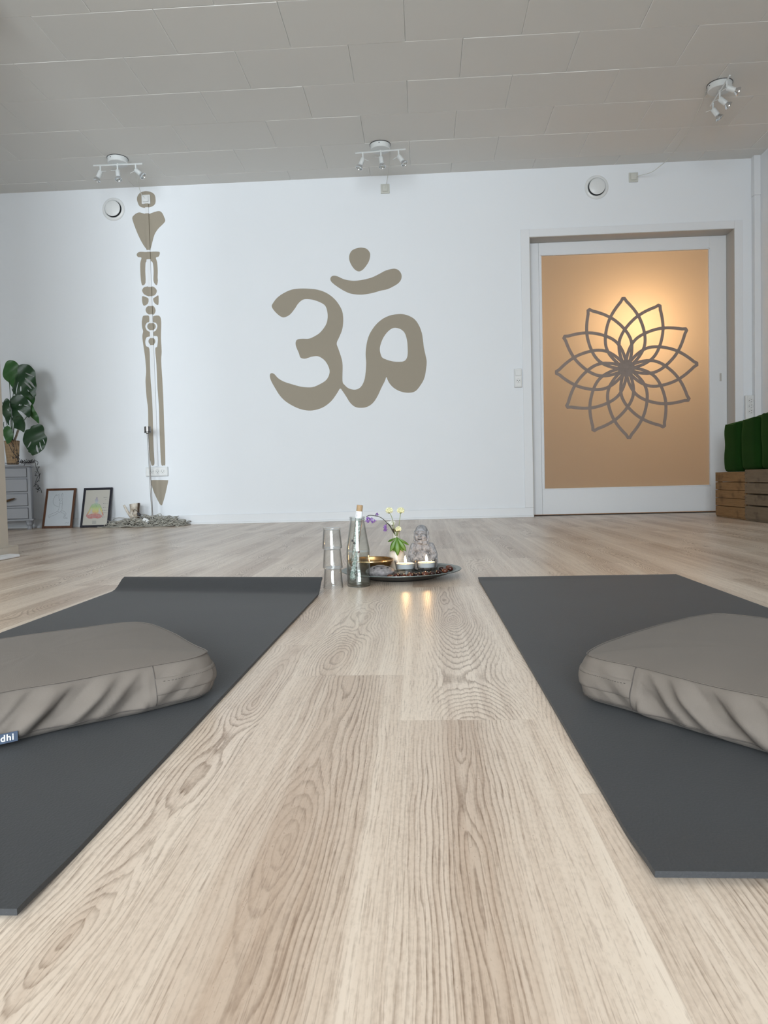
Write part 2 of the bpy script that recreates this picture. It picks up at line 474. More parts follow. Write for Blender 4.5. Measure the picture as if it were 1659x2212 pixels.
# ================================================================ WALL MURALS
OM= [(-1.116, 1.6466), (-1.1041, 1.6714), (-1.073, 1.7079), (-1.025, 1.7396), (-0.9602, 1.7648), (-0.8918, 1.7705), (-0.8238, 1.7663), (-0.7645, 1.7573), (-0.7057, 1.7359), (-0.6557, 1.7023), (-0.6145, 1.6573), (-0.5822, 1.5977), (-0.5735, 1.543), (-0.5768, 1.4846), (-0.5882, 1.439), (-0.609, 1.3936), (-0.6281, 1.3499), (-0.6157, 1.3058), (-0.5962, 1.2422), (-0.5876, 1.1831), (-0.5916, 1.0654), (-0.5762, 1.0354), (-0.5471, 1.0092), (-0.5049, 0.997), (-0.4707, 1.0043), (-0.4447, 1.0271), (-0.4249, 1.0685), (-0.4151, 1.1186), (-0.4081, 1.194), (-0.4106, 1.2611), (-0.4029, 1.3279), (-0.3843, 1.3942), (-0.3534, 1.4474), (-0.3142, 1.4919), (-0.2627, 1.5276), (-0.2032, 1.548), (-0.1358, 1.5522), (-0.0856, 1.5404), (-0.0359, 1.5111), (-0.0034, 1.4642), (0.0164, 1.4094), (0.0237, 1.3633), (0.0306, 1.2964), (0.0419, 1.2376), (0.0493, 1.1914), (0.0439, 1.1373), (0.0298, 1.0708), (0.0034, 1.0214), (-0.0398, 0.9724), (-0.0907, 0.9614), (-0.1495, 0.9716), (-0.1996, 0.9984), (-0.2326, 1.033), (-0.2488, 1.0629), (-0.2576, 1.0842), (-0.2701, 1.0552), (-0.2968, 1.0056), (-0.328, 0.9435), (-0.3632, 0.8941), (-0.4063, 0.8659), (-0.4533, 0.8588), (-0.4999, 0.867), (-0.5373, 0.8993), (-0.5659, 0.9466), (-0.5904, 0.9853), (-0.611, 1.0087), (-0.6332, 0.9782), (-0.6774, 0.9205), (-0.7298, 0.8798), (-0.7818, 0.8585), (-0.842, 0.8493), (-0.9017, 0.8578), (-0.9611, 0.8808), (-1.0286, 0.9226), (-1.0744, 0.9707), (-1.1112, 1.0311), (-1.1396, 1.087), (-1.147, 1.1253), (-1.1353, 1.1419), (-1.1123, 1.1344), (-1.0832, 1.1021), (-1.0411, 1.0754), (-0.9817, 1.0541), (-0.9137, 1.0334), (-0.854, 1.0256), (-0.8154, 1.0278), (-0.7765, 1.0417), (-0.7245, 1.0696), (-0.698, 1.1025), (-0.6875, 1.1401), (-0.6958, 1.1782), (-0.7202, 1.2211), (-0.7535, 1.2491), (-0.7831, 1.2593), (-0.8216, 1.2564), (-0.8474, 1.2489), (-0.8775, 1.2431), (-0.9072, 1.2526), (-0.919, 1.2866), (-0.9389, 1.3378), (-0.9404, 1.3715), (-0.9245, 1.3903), (-0.8859, 1.3932), (-0.8347, 1.3931), (-0.7742, 1.4204), (-0.7393, 1.4485), (-0.7039, 1.4975), (-0.6914, 1.5473), (-0.6943, 1.5976), (-0.7085, 1.6358), (-0.7418, 1.6604), (-0.7923, 1.6807), (-0.8388, 1.6899), (-0.8773, 1.6864), (-0.9121, 1.66), (-0.9388, 1.6233), (-0.9742, 1.5827), (-1.009, 1.563), (-1.039, 1.5616), (-1.0725, 1.5846), (-1.1015, 1.6167)]
OMH= [(-0.1803, 1.4513), (-0.2099, 1.4448), (-0.2443, 1.4185), (-0.2748, 1.3778), (-0.2945, 1.3325), (-0.3022, 1.2951), (-0.2964, 1.2573), (-0.2827, 1.23), (-0.2451, 1.212), (-0.2032, 1.1998), (-0.1611, 1.1958), (-0.1231, 1.1988), (-0.1015, 1.219), (-0.0923, 1.2546), (-0.0923, 1.3256), (-0.0996, 1.3759), (-0.1138, 1.4139), (-0.1427, 1.44)]
CRES= [(-0.6624, 1.8259), (-0.6585, 1.8466), (-0.6387, 1.8567), (-0.6092, 1.8513), (-0.5674, 1.8306), (-0.5254, 1.8181), (-0.4749, 1.8128), (-0.4156, 1.818), (-0.3478, 1.8328), (-0.2882, 1.8587), (-0.2456, 1.8786), (-0.1865, 1.8912), (-0.149, 1.8806), (-0.127, 1.8507), (-0.1261, 1.8176), (-0.1428, 1.7892), (-0.1769, 1.7656), (-0.2322, 1.7412), (-0.2829, 1.7323), (-0.3423, 1.7179), (-0.4016, 1.7093), (-0.4523, 1.7088), (-0.5112, 1.7185), (-0.5614, 1.7412), (-0.6113, 1.774), (-0.6486, 1.8046)]
DOT= [(-0.4221, 2.0572), (-0.3844, 2.0474), (-0.3615, 2.0216), (-0.3571, 1.9966), (-0.3656, 1.9596), (-0.3876, 1.9232), (-0.4179, 1.8912), (-0.4477, 1.8816), (-0.4768, 1.8977), (-0.5013, 1.9319), (-0.5155, 1.9698), (-0.5136, 2.0071), (-0.4942, 2.0378), (-0.4601, 2.053)]
SPINE= [[(-2.0512, 2.548), (-2.0161, 2.5398), (-1.9896, 2.5189), (-1.9827, 2.4857), (-1.9867, 2.453), (-2.0066, 2.4341), (-2.041, 2.4257), (-2.0752, 2.4239), (-2.1088, 2.4386), (-2.1214, 2.4655), (-2.1272, 2.4921), (-2.1193, 2.5181), (-2.098, 2.5402), (-2.0704, 2.5469)], [(-2.1107, 2.3912), (-2.0836, 2.3834), (-2.0429, 2.3763), (-2.0015, 2.3877), (-1.9603, 2.3952), (-1.937, 2.3816), (-1.9225, 2.3513), (-1.9141, 2.3213), (-1.9299, 2.2989), (-1.9723, 2.2611), (-2.0012, 2.2194), (-2.0204, 2.164), (-2.036, 2.115), (-2.0534, 2.1071), (-2.0701, 2.1164), (-2.0992, 2.1607), (-2.1276, 2.2214), (-2.1524, 2.2886), (-2.1691, 2.3488), (-2.1559, 2.3713), (-2.1348, 2.3856)], [(-2.1155, 2.0951), (-2.0677, 2.0918), (-2.0129, 2.0922), (-1.972, 2.0892), (-1.9655, 2.0824), (-1.9673, 2.0692), (-1.9768, 2.053), (-1.9976, 2.0452), (-1.9887, 2.0104), (-1.9865, 1.944), (-1.9896, 1.8977), (-1.9886, 1.8711), (-1.9967, 1.8395), (-2.012, 1.8487), (-2.0227, 1.8757), (-2.0186, 1.9453), (-2.023, 2.0085), (-2.0395, 2.0244), (-2.0425, 2.0358), (-2.0685, 2.0368), (-2.0718, 2.0204), (-2.0792, 2.0074), (-2.0836, 1.9479), (-2.0849, 1.8615), (-2.1083, 1.8411), (-2.1178, 1.8628), (-2.122, 1.9294), (-2.1203, 2.0091), (-2.1091, 2.0497), (-2.1342, 2.0561), (-2.1458, 2.0731), (-2.1363, 2.0893)], [(-2.0917, 1.8285), (-2.0572, 1.8325), (-2.0232, 1.8272), (-2.0021, 1.8051), (-2.0015, 1.7852), (-2.0188, 1.7625), (-2.0463, 1.7603), (-2.067, 1.7584), (-2.0973, 1.7722), (-2.1141, 1.7994), (-2.1058, 1.8191)], [(-2.1129, 1.7594), (-2.0945, 1.7554), (-2.0676, 1.7411), (-2.0672, 1.7177), (-2.0776, 1.6981), (-2.1041, 1.6871), (-2.1156, 1.7096), (-2.117, 1.7429)], [(-2.03, 1.7383), (-2.0125, 1.749), (-1.9914, 1.7615), (-1.9873, 1.7447), (-1.9905, 1.6949), (-2.0024, 1.69), (-2.0243, 1.7095)], [(-2.0804, 1.6782), (-2.0526, 1.6872), (-2.0288, 1.681), (-2.0148, 1.6525), (-2.0205, 1.6294), (-2.0347, 1.6166), (-2.0655, 1.619), (-2.0843, 1.6317), (-2.0923, 1.6553)], [(-2.1113, 1.6102), (-2.119, 1.5979), (-2.1254, 1.5631), (-2.1242, 1.521), (-2.118, 1.4928), (-2.1259, 1.458), (-2.1228, 1.4088), (-2.1147, 1.3383), (-2.1088, 1.2678), (-2.1063, 1.1832), (-2.1141, 1.113), (-2.1104, 0.9859), (-2.1029, 0.9008), (-2.1057, 0.7735), (-2.1067, 0.5607), (-2.0971, 0.4893), (-2.0908, 0.4642), (-2.0748, 0.466), (-2.0681, 0.4885), (-2.0703, 0.581), (-2.0694, 0.7371), (-2.0675, 0.8786), (-2.0693, 1.0199), (-2.0739, 1.1258), (-2.0741, 1.2314), (-2.0743, 1.358), (-2.0987, 1.3798), (-2.1045, 1.4151), (-2.0925, 1.4463), (-2.0655, 1.4545), (-2.0643, 1.4839), (-2.0868, 1.4987), (-2.1, 1.5307), (-2.0845, 1.5581), (-2.0677, 1.5645), (-2.0682, 1.6072), (-2.0896, 1.6122)], [(-2.0308, 1.6059), (-2.0033, 1.6091), (-1.9821, 1.5999), (-1.9744, 1.5577), (-1.9811, 1.4389), (-1.9793, 1.3337), (-1.9863, 1.2637), (-1.9823, 1.1229), (-1.9803, 0.9466), (-1.9813, 0.77), (-1.9809, 0.6283), (-1.9832, 0.4721), (-1.9929, 0.4638), (-2.0145, 0.4672), (-2.0183, 0.5583), (-2.0188, 0.7356), (-2.0171, 0.9124), (-2.0225, 1.0537), (-2.0237, 1.2298), (-2.0289, 1.3564), (-2.0124, 1.3734), (-2.006, 1.4468), (-2.0366, 1.4563), (-2.0384, 1.483), (-2.0185, 1.4963), (-2.005, 1.5273), (-2.0163, 1.5536), (-2.0376, 1.5614), (-2.0354, 1.599)], [(-2.1028, 0.3434), (-2.0952, 0.3504), (-1.9792, 0.3475), (-1.9664, 0.3401), (-1.9776, 0.294), (-1.9945, 0.2303), (-2.019, 0.1594), (-2.0264, 0.156), (-2.0405, 0.1671), (-2.0774, 0.2465), (-2.0968, 0.3112)], [(-2.0187, 1.5264), (-2.0231, 1.5129), (-2.034, 1.5027), (-2.049, 1.4983), (-2.0646, 1.5005), (-2.0773, 1.509), (-2.0842, 1.5217), (-2.0837, 1.5357), (-2.0758, 1.5479), (-2.0625, 1.5554), (-2.0467, 1.5566), (-2.0321, 1.5511), (-2.022, 1.5402)], [(-2.026, 1.4138), (-2.0295, 1.4016), (-2.0383, 1.3923), (-2.0504, 1.3882), (-2.063, 1.3902), (-2.0732, 1.3978), (-2.0787, 1.4093), (-2.0782, 1.422), (-2.0718, 1.4331), (-2.0611, 1.44), (-2.0484, 1.4411), (-2.0366, 1.4361), (-2.0285, 1.4263)]]

def mural(bm, pts, holes=(), y=.0008, sub=4):
    plate(bm, [(p.x, p.y) for p in cr([(a, b_, 0) for a, b_ in pts], sub)], [[(p.x, p.y) for p in cr([(a, b_, 0) for a, b_ in h], sub)] for h in holes], D-y, D+.0004)
t = thing('wall_mural', 'large taupe om symbol painted in the middle of the white wall', 'mural', (0, 0, 0))
bm = nb(); mural(bm, OM, [OMH]); obj('om_letter', bm, M_taupe, t, smooth=False)
bm = nb(); mural(bm, CRES); obj('om_crescent', bm, M_taupe, t, smooth=False)
bm = nb(); mural(bm, DOT); obj('om_dot', bm, M_taupe, t, smooth=False)
t = thing('wall_mural', 'narrow taupe column of painted shapes behind the cable duct', 'mural', (0, 0, 0))
for s_ in SPINE:
    bm = nb(); mural(bm, s_, sub=3); obj('painted_shape', bm, M_taupe, t, smooth=False)

# cable duct with its taupe painted lengths
t = thing('cable_duct', 'thin vertical cable duct, white with taupe stretches, on the wall', 'cable duct', (-2.05, D, 0))
zs = [(1.384, 1.437, 1), (1.497, 1.550, 1), (1.617, 1.680, 1), (1.754, 1.825, 1), (2.033, 2.089, 1), (2.103, 2.378, 1), (2.424, 2.452, 1)]
bm = nb(); box(bm, -.0125, .0125, -.012, -.0003, .455, 2.452); obj('duct', bm, M_trimw, t, bevel=.0015)
for a, b_, q in zs:
    if q:
        bm = nb(); box(bm, -.0130, .0130, -.0126, -.0115, a, b_); box(bm, -.0132, -.0124, -.0126, -.001, a, b_); box(bm, .0124, .0132, -.0126, -.001, a, b_)
        obj('painted_section', bm, M_taupe, t)

# ================================================================ SOCKETS, VENTS
def wall_outlet(x, z, label, M):
    t = thing('lamp_outlet', label, 'outlet', (x, D, z), 0, 'ceiling lamp outlets high on the wall')
    bm = nb(); box(bm, -.033, .033, -.012, -.0003, -.034, .034); obj('cover', bm, M, t, bevel=.003)
    bm = nb(); box(bm, -.022, .022, -.024, -.012, -.022, .024); obj('plug', bm, M, t, bevel=.004)
wall_outlet(-2.055, 2.484, 'square white lamp outlet inside the taupe painted head shape', M_plast)
wall_outlet(-.232, 2.481, 'square ivory lamp outlet above the om symbol', M_ivory)
wall_outlet(1.594, 2.481, 'square ivory lamp outlet beside the right hand vent', M_ivory)
def vent(x, z, label):
    t = thing('air_vent', label, 'air vent', (x, D, z), 0, 'round air vents')
    M = Matrix.Rotation(PI/2, 4, 'X')
    bm = nb(); lathe(bm, [(.062, 0.0003), (.085, .0003), (.087, .004), (.080, .011), (.068, .013), (.062, .006)], seg=48, closed=True, M=M); obj('vent_ring', bm, M_plast, t)
    bm = nb(); lathe(bm, [(0, .0004), (.063, .0004), (.063, .0008), (0, .0008)], seg=40, M=M); obj('vent_throat', bm, M_hole, t)
    bm = nb(); lathe(bm, [(0, .006), (.040, .006), (.055, .014), (.058, .022), (.050, .027), (0, .030)], seg=40, M=M); obj('vent_disc', bm, M_plast, t)
vent(-2.311, 2.423, 'round white air vent left of the painted column')
vent(1.327, 2.423, 'round white air vent above the sliding door')
def face(t, x, z, y, r=.0165, vert=False):
    M = Matrix.Translation((x, y, z)) @ Matrix.Rotation(PI/2, 4, 'X')
    bm = nb(); lathe(bm, [(r-.0012, 0), (r, 0), (r, .0008), (r-.0012, .0008)], seg=28, closed=True, M=M)
    sock = obj('socket_face', bm, M_jamb, t)
    for a, b_ in (((-.0075, .003), (.0075, .003), (0, -.008)) if not vert else ((-.003, -.0075), (-.003, .0075), (-.011, 0))) if not vert else ((.003, .0075), (.003, -.0075), (-.010, 0.0)):
        bm = nb(); lathe(bm, [(0, 0), (.0026, 0), (.0026, .0006), (0, .0006)], seg=12, M=Matrix.Translation((x+a, y-.0006, z+b_)) @ Matrix.Rotation(PI/2, 4, 'X'))
        obj('pin_hole', bm, M_hole, sock)
t = thing('power_socket', 'horizontal white triple power socket at the foot of the cable duct', 'socket', (-2.046, D, .4155))
bm = nb(); box(bm, -.086, .086, -.026, -.0003, -.0355, .0355); obj('housing', bm, M_plast, t, bevel=.004)
bm = nb(); box(bm, -.078, .078, -.029, -.025, -.028, .028); obj('cover_plate', bm, M_plast, t, bevel=.002)
for q in (-.042, 0, .042): face(t, q+.008, 0, -.0291)
t = thing('power_socket', 'white light switch with a single socket left of the door', 'socket', (.729, D, 1.044))
bm = nb(); box(bm, -.029, .029, -.022, -.0003, -.069, .069); obj('housing', bm, M_plast, t, bevel=.004)
bm = nb(); box(bm, -.022, .022, -.030, -.021, .018, .058); obj('rocker_switch', bm, M_plast, t, bevel=.002)
bm = nb(); box(bm, -.023, .023, -.025, -.021, -.062, .012); obj('cover_plate', bm, M_plast, t, bevel=.002)
face(t, 0, -.022, -.0251)
t = thing('power_socket', 'vertical white triple power socket behind the green cushions', 'socket', (2.410, D-.002, .76))
bm = nb(); box(bm, -.028, .032, -.030, -.0003, -.10, .103); obj('housing', bm, M_plast, t, bevel=.004)
bm = nb(); box(bm, -.018, .028, -.034, -.029, -.095, .095); obj('cover_plate', bm, M_plast, t, bevel=.002)
for q in (.062, .022, -.018): face(t, .006, q, -.0341, vert=True)

# ================================================================ CEILING SPOT LAMPS
def spot_lamp(label, cx, cy, rail, heads, cord, dots):
    """rail: (dx,dy) half vector; heads: list of (t, direction, handle direction)"""
    t = thing('ceiling_spotlight', label, 'ceiling lamp', (cx, cy, H), 0, 'three-spot ceiling lamps')
    bm = nb(); lathe(bm, [(0, -.001), (.069, -.001), (.069, -.004), (.067, -.0042), (.0675, -.034), (.064, -.037), (0, -.037)], seg=48); can = obj('canopy', bm, M_lampw, t)
    bm = nb(); lathe(bm, [(.0675, .0005), (.0715, .0005), (.0715, -.0035), (.0675, -.0035)], seg=48, closed=True); obj('canopy_gap', bm, M_hole, can)
    for d in dots:
        bm = nb(); ell(bm, (.0675*math.cos(d), .0675*math.sin(d), -.014), (.0035, .0035, .0035), 10, 6); obj('screw', bm, M_hole, can)
    zr = -.042
    a = Vector(rail)
    off = Vector((0.0, 0.0, 0))
    bm = nb(); tube(bm, [(-a.x, -a.y, zr), (a.x, a.y, zr)], .0055, 4)
    tube(bm, [(0, 0, zr), (0, 0, -.030)], .008, 10)
    obj('rail', bm, M_lampw, t)
    for q, d, hd in heads:
        p = Vector((a.x*q, a.y*q, zr)); e = p+Vector((0, 0, -.042)); d = Vector(d).normalized()
        bm = nb(); tube(bm, [p, e], .0055, 10); stem = obj('stem', bm, M_lampw, t)
        T = Matrix.Translation(e+d*.001) @ rot_to(d)
        bm = nb(); lathe(bm, [(0, -.004), (.0125, -.004), (.0155, .0), (.0155, .044), (.012, .046), (0, .046)], seg=24, M=T); hdo = obj('spot_head', bm, M_lampw, t)
        bm = nb(); lathe(bm, [(.0, .043), (.0115, .043), (.0135, .050), (.0225, .060), (.0245, .066), (.0245, .070), (.0215, .0705), (.019, .064), (.012, .058), (0, .056)], seg=28, M=T); obj('bulb', bm, M_chrome, hdo)
        bm = nb(); lathe(bm, [(0, .0665), (.0212, .0665), (.0212, .069), (0, .069)], seg=24, M=T); obj('bulb_glass', bm, M_glass, hdo)
        hd = Vector(hd).normalized()
        bm = nb(); tube(bm, [e, e+hd*.045], .0014, 6); obj('adjusting_rod', bm, M_lampw, stem)
    bm = nb(); tube(bm, [Vector(p)-Vector((cx, cy, H)) for p in cr([Vector(c) for c in cord], 6, False)], .0022, 8); obj('cord', bm, M_ivory, t)
M_glass = glass('clear_glass', (.97, .985, .98, 1))
spot_lamp('left white three-spot ceiling lamp wired to the painted head shape', -2.064, 5.105, (.172, .004, 0),
          [(-.72, (-.40, -.12, -1), (1, -.2, -.1)), (-.02, (.16, -.25, -1), (-1, -.4, -.1)), (.72, (.85, -.1, -.75), (-.8, -.3, -.6))],
          [(-1.99, 5.14, 2.573), (-2.0, 5.22, 2.570), (-2.031, 5.35, 2.562), (-2.068, 5.50, 2.538), (-2.074, 5.555, 2.510), (-2.054, 5.577, 2.484)], [-PI*.62])
spot_lamp('middle white three-spot ceiling lamp above the om symbol', -.238, 5.095, (.172, -.012, 0),
          [(-.70, (-.42, -.15, -1), (1, 0, -.4)), (.02, (.12, -.2, -1), (-1, .3, .25)), (.72, (.62, -.15, -.9), (-1, 0, -.55))],
          [(-.175, 5.12, 2.573), (-.175, 5.2, 2.562), (-.183, 5.3, 2.555), (-.203, 5.48, 2.542), (-.219, 5.565, 2.514), (-.231, 5.577, 2.482)], [-PI*.52])
spot_lamp('right white three-spot ceiling lamp, nearest the right wall', 1.795, 4.530, (-.012, -.172, 0),
          [(.72, (1, -.05, -.42), (-1, .2, -.5)), (.0, (.85, -.05, -.75), (-1, .2, -.3)), (-.72, (.62, -.1, -.95), (-1, .1, -.3))],
          [(1.738, 4.59, 2.573), (1.752, 4.66, 2.572), (1.776, 4.85, 2.558), (1.785, 5.08, 2.529), (1.768, 5.33, 2.503), (1.722, 5.45, 2.482), (1.690, 5.51, 2.476), (1.626, 5.572, 2.482), (1.597, 5.578, 2.483)], [PI*1.08])
# ================================================================ YOGA MATS
def mat_mat():
    m, nt, b = mat('dark_grey_mat_foam')
    x, y, z = coords(nt)
    n1 = noi(nt, vec(nt, x, y, z), 5, 3)
    n2 = noi(nt, vec(nt, x*420.0, y*260.0, z*400.0), 1, 2)
    sp = noi(nt, vec(nt, x*900.0, y*900.0, z*900.0), 1, 1).ramp(.62, .80)
    c = mix(nt, n1, (.028, .0295, .033, 1), (.038, .040, .0435, 1))
    c = mix(nt, sp*.35, c, (.085, .088, .10, 1))
    nt.links.new(c, b.inputs['Base Color']); b.inputs['Roughness'].default_value = .62
    b.inputs['Specular IOR Level'].default_value = .35
    b.inputs['Sheen Weight'].default_value = .05; b.inputs['Sheen Roughness'].default_value = .5
    bump(nt, b, n2, .55, .0007)
    return m
M_mat = mat_mat()
def make_mat(label, outline_fn, zf, n=70, mx=16, th=.0048):
    """outline_fn(u,v)->x,y ; zf(u,v)->z of the underside ; v runs away from the camera"""
    bm = nb(); B, T = [], []
    for j in range(n+1):
        v = j/n
        v = v if True else v
        rb, rt = [], []
        for i in range(mx+1):
            u = i/mx; x, y = outline_fn(u, v); z = zf(u, v)
            rb.append(bm.verts.new((x, y, z))); rt.append(bm.verts.new((x, y, z+th)))
        B.append(rb); T.append(rt)
    for j in range(n):
        for i in range(mx):
            bm.faces.new((T[j][i], T[j][i+1], T[j+1][i+1], T[j+1][i]))
            bm.faces.new((B[j][i], B[j+1][i], B[j+1][i+1], B[j][i+1]))
    for j in range(n):
        for i in (0, mx):
            bm.faces.new((B[j][i], T[j][i], T[j+1][i], B[j+1][i]))
    for i in range(mx):
        for j in (0, n):
            bm.faces.new((B[j][i], T[j][i], T[j][i+1], B[j][i+1]))
    for f in bm.faces: f.normal_update()
    o = obj('yoga_mat', bm, M_mat, None, bevel=0)
    tag(o, label, 'yoga mat', 'dark grey yoga mats')
    return o
def sm(a, b, t):
    t = max(0, min(1, (t-a)/(b-a))); return t*t*(3-2*t)
def olL(u, v):
    y0 = .487; y1 = 2.13
    yy = y0+(y1-y0)*v
    x0 = -.868-.022*v + .0*u; x1 = -.2895+.0065*v
    far = sm(.93, 1, v)
    return x0+(x1-x0)*u, yy - .118*u*sm(.55, 1, v)
def zL(u, v):
    c = sm(.93, 1.0, v)
    near = 1-sm(0, .06, v)
    return .0006 + (.030-.0*u)*c*c*(1.0+.12*u) + near*.004*(1-.3*u)
make_mat('dark grey yoga mat on the left with its far end curling up', olL, zL, 90)
def olR(u, v):
    yy = .534+(2.183-.534)*v
    x0 = .1624-.005*v; x1 = .745-.008*v
    return x0+(x1-x0)*u, yy+.012*u*v
def zR(u, v):
    return .0006+.006*(1-sm(0, .05, v))*(1-.5*u)+.003*sm(.96, 1, v)*(1-u)
make_mat('dark grey yoga mat on the right lying nearly flat', olR, zR, 80)

# ================================================================ MEDITATION CUSHIONS
def cloth(name, col, tw=900, bmp=.25):
    m, nt, b = mat(name)
    x, y, z = coords(nt)
    n1 = noi(nt, vec(nt, x, y, z), 9, 3)
    w = ((x+y*.6+z)*tw*6.2).sin()*.5 + ((x*-.7+y+z*.3)*tw*5.1).sin()*.5
    n2 = noi(nt, vec(nt, x, y, z), tw, 2)
    d = tuple(c*.86 for c in col[:3])+(1,)
    nt.links.new(mix(nt, n1*.7+n2*.3, d, col), b.inputs['Base Color'])
    b.inputs['Roughness'].default_value = .9; b.inputs['Sheen Weight'].default_value = .05; b.inputs['Specular IOR Level'].default_value = .2
    bump(nt, b, n2+w*.15, bmp, .0006)
    return m
M_cush = cloth('taupe_grey_cotton', (.160, .138, .120, 1))
M_cushd = plain('dark_taupe_stitch_and_crease', (.075, .064, .058, 1), .9)
def cushion(label, outline, fdir, flap, seams, mirror=1):
    t = thing('meditation_cushion', label, 'cushion', (0, 0, 0), 0, 'taupe half-moon cushions')
    O = [Vector((p.x, p.y)) for p in cr([(a, b_, 0) for a, b_ in outline], 24)]
    n = len(O); cx = sum((p.x for p in O))/n; cy = sum((p.y for p in O))/n
    # arc length and outward normals
    S = [0]
    for i in range(n): S.append(S[-1]+(O[(i+1) % n]-O[i]).length)
    nor = []
    for i in range(n):
        tn = (O[(i+1) % n]-O[i-1]).normalized(); q = Vector((tn.y, -tn.x))
        if q.dot(O[i]-Vector((cx, cy))) < 0: q = -q
        nor.append(q)
    z0, z1 = .0058, .068
    K = 30
    def off(i, f):
        s = S[i]; z = f
        puff = .0105*math.sin(PI*min(1, f*1.02))**.7
        if f < .22: puff -= .012*(1-f/.22)**2
        # diagonal folds
        e = 0
        w = 1 if fdir(s) else .35
        for (fr, sl, am, ph) in ((38, 2.2, .0046, 0), (61, 3.6, .0030, 1.3), (97, 4.6, .0016, 2.0)):
            q = math.sin(fr*(s*mirror_s)*2.0 + sl*2.4*f + ph)
            e += am*(abs(q)**.6*(1 if q > 0 else -1))*w
        e += .003*noise.noise(Vector((s*30, f*3, 5.0)))
        if (a_ <= i <= n) or i < b2_: e *= .35
        e *= math.sin(PI*max(0, min(1, f)))**.8
        # tucks close to the flap
        return puff+e
    mirror_s = mirror; a_, b2_ = flap[0]-6, flap[1]-n-0+4
    bm = nb(); rings = []
    for k in range(K+1):
        f = k/K; z = z0+(z1-z0)*f
        rings.append([bm.verts.new((O[i].x+nor[i].x*off(i, f), O[i].y+nor[i].y*off(i, f), z+.0016*noise.noise(Vector((S[i]*14, 1, f))))) for i in range(n)])
    for k in range(K):
        for i in range(n):
            j = (i+1) % n
            bm.faces.new((rings[k][i], rings[k][j], rings[k+1][j], rings[k+1][i]))
    bm.faces.new([v for v in rings[0]][::-1])
    side = obj('side_panel', bm, M_cush, t, autos=180)
    # top panel, gently domed
    OS = [p.copy() for p in O]
    for it in range(120):
        OS = [(OS[i-1]+OS[(i+1) % n]+OS[i-4]+OS[(i+4) % n]+OS[i]*2)/6 for i in range(n)]
    bm = nb(); prev = None
    for k in range(15):
        q = 1-(k/14)**1.7
        ring = []
        if k == 14: q = 0.02
        for i in range(n):
            w_ = q**5; px = O[i].x*w_+OS[i].x*(1-w_); py = O[i].y*w_+OS[i].y*(1-w_)
            x = cx+(px-cx)*q; y = cy+(py-cy)*q
            z = z1+.0115*(1-q**3.2)+.0016*noise.noise(Vector((S[i]*14, 1, 1)))*q+.002*noise.noise(Vector((x*9, y*9, 2)))*(1-q**4)
            if k == 0: x += nor[i].x*.0016; y += nor[i].y*.0016; z -= .0006
            ring.append(bm.verts.new((x, y, z)))
        if prev:
            for i in range(n):
                j = (i+1) % n; bm.faces.new((prev[i], prev[j], ring[j], ring[i]))
        prev = ring
    bm.faces.new(prev)
    obj('top_panel', bm, M_cush, t, autos=180)
    # piping seam round the top and low seam line
    bm = nb(); pts = [(O[i].x+nor[i].x*.0018, O[i].y+nor[i].y*.0018, z1+.0002+.0016*noise.noise(Vector((S[i]*14, 1, 1)))) for i in range(n)]
    tube(bm, pts+[pts[0]], .0005, 6); obj('seam', bm, M_cush, t, autos=180)
    bm = nb(); pts = [(O[i].x+nor[i].x*(off(i, .985)+.0002), O[i].y+nor[i].y*(off(i, .985)+.0002), z1-.0013) for i in range(n)]
    tube(bm, pts+[pts[0]], .00045, 5); obj('stitch_and_crease', bm, M_cushd, t, autos=180)  # dark line paints the shade in the crease below the top edge
    def sidepath(i0, i1, f, ex=.0006):
        return [(O[i % n].x+nor[i % n].x*(off(i % n, f)+ex), O[i % n].y+nor[i % n].y*(off(i % n, f)+ex), z0+(z1-z0)*f) for i in range(i0, i1+1)]
    bm = nb(); tube(bm, sidepath(0, n, .17, .0003), .0007, 6); obj('seam', bm, M_cushd, t, autos=180)
    # zip flap that wraps the rounded end
    a, b_ = flap
    bm = nb(); A = []
    for f, ex in ((.385, -.002), (.40, .0010), (.42, .0016), (.46, .0018), (.52, .0019), (.58, .0019), (.64, .0018), (.70, .0016), (.73, .0010), (.745, -.002)):
        row = []
        for i in range(a, b_+1):
            ii = i % n; o_ = off(ii, f)
            row.append(bm.verts.new((O[ii].x+nor[ii].x*(o_+ex), O[ii].y+nor[ii].y*(o_+ex), z0+(z1-z0)*f)))
        A.append(row)
    for r in range(len(A)-1):
        for i in range(len(A[0])-1): bm.faces.new((A[r][i], A[r][i+1], A[r+1][i+1], A[r+1][i]))
    fl = obj('zip_flap', bm, M_cush, t, autos=180)
    bm = nb()
    for q in range(a+2, b_-2, 2):
        ii = q % n; o_ = off(ii, .67)+.0021
        jj = (q+1) % n
        tube(bm, [(O[ii].x+nor[ii].x*o_, O[ii].y+nor[ii].y*o_, z0+(z1-z0)*.67), (O[jj].x+nor[jj].x*o_, O[jj].y+nor[jj].y*o_, z0+(z1-z0)*.67)], .0003, 4)
    obj('stitch_and_crease', bm, M_cushd, fl, autos=180)
    for q in (a, b_):
        ii = q % n
        bm = nb(); tube(bm, [(O[ii].x+nor[ii].x*(off(ii, f/12)+.0004), O[ii].y+nor[ii].y*(off(ii, f/12)+.0004), z0+(z1-z0)*f/12) for f in range(2, 13)], .0006, 6)
        obj('seam', bm, M_cushd, t, autos=180)
    return t, O, nor, S, n
OR_ = [(.211, .963), (.224, .935), (.254, .899), (.299, .832), (.349, .768), (.40, .705), (.46, .664), (.56, .66), (.64, .72), (.665, .84), (.64, .98), (.59, 1.09), (.548, 1.168), (.49, 1.228), (.44, 1.212), (.377, 1.160), (.298, 1.083), (.228, 1.000)]
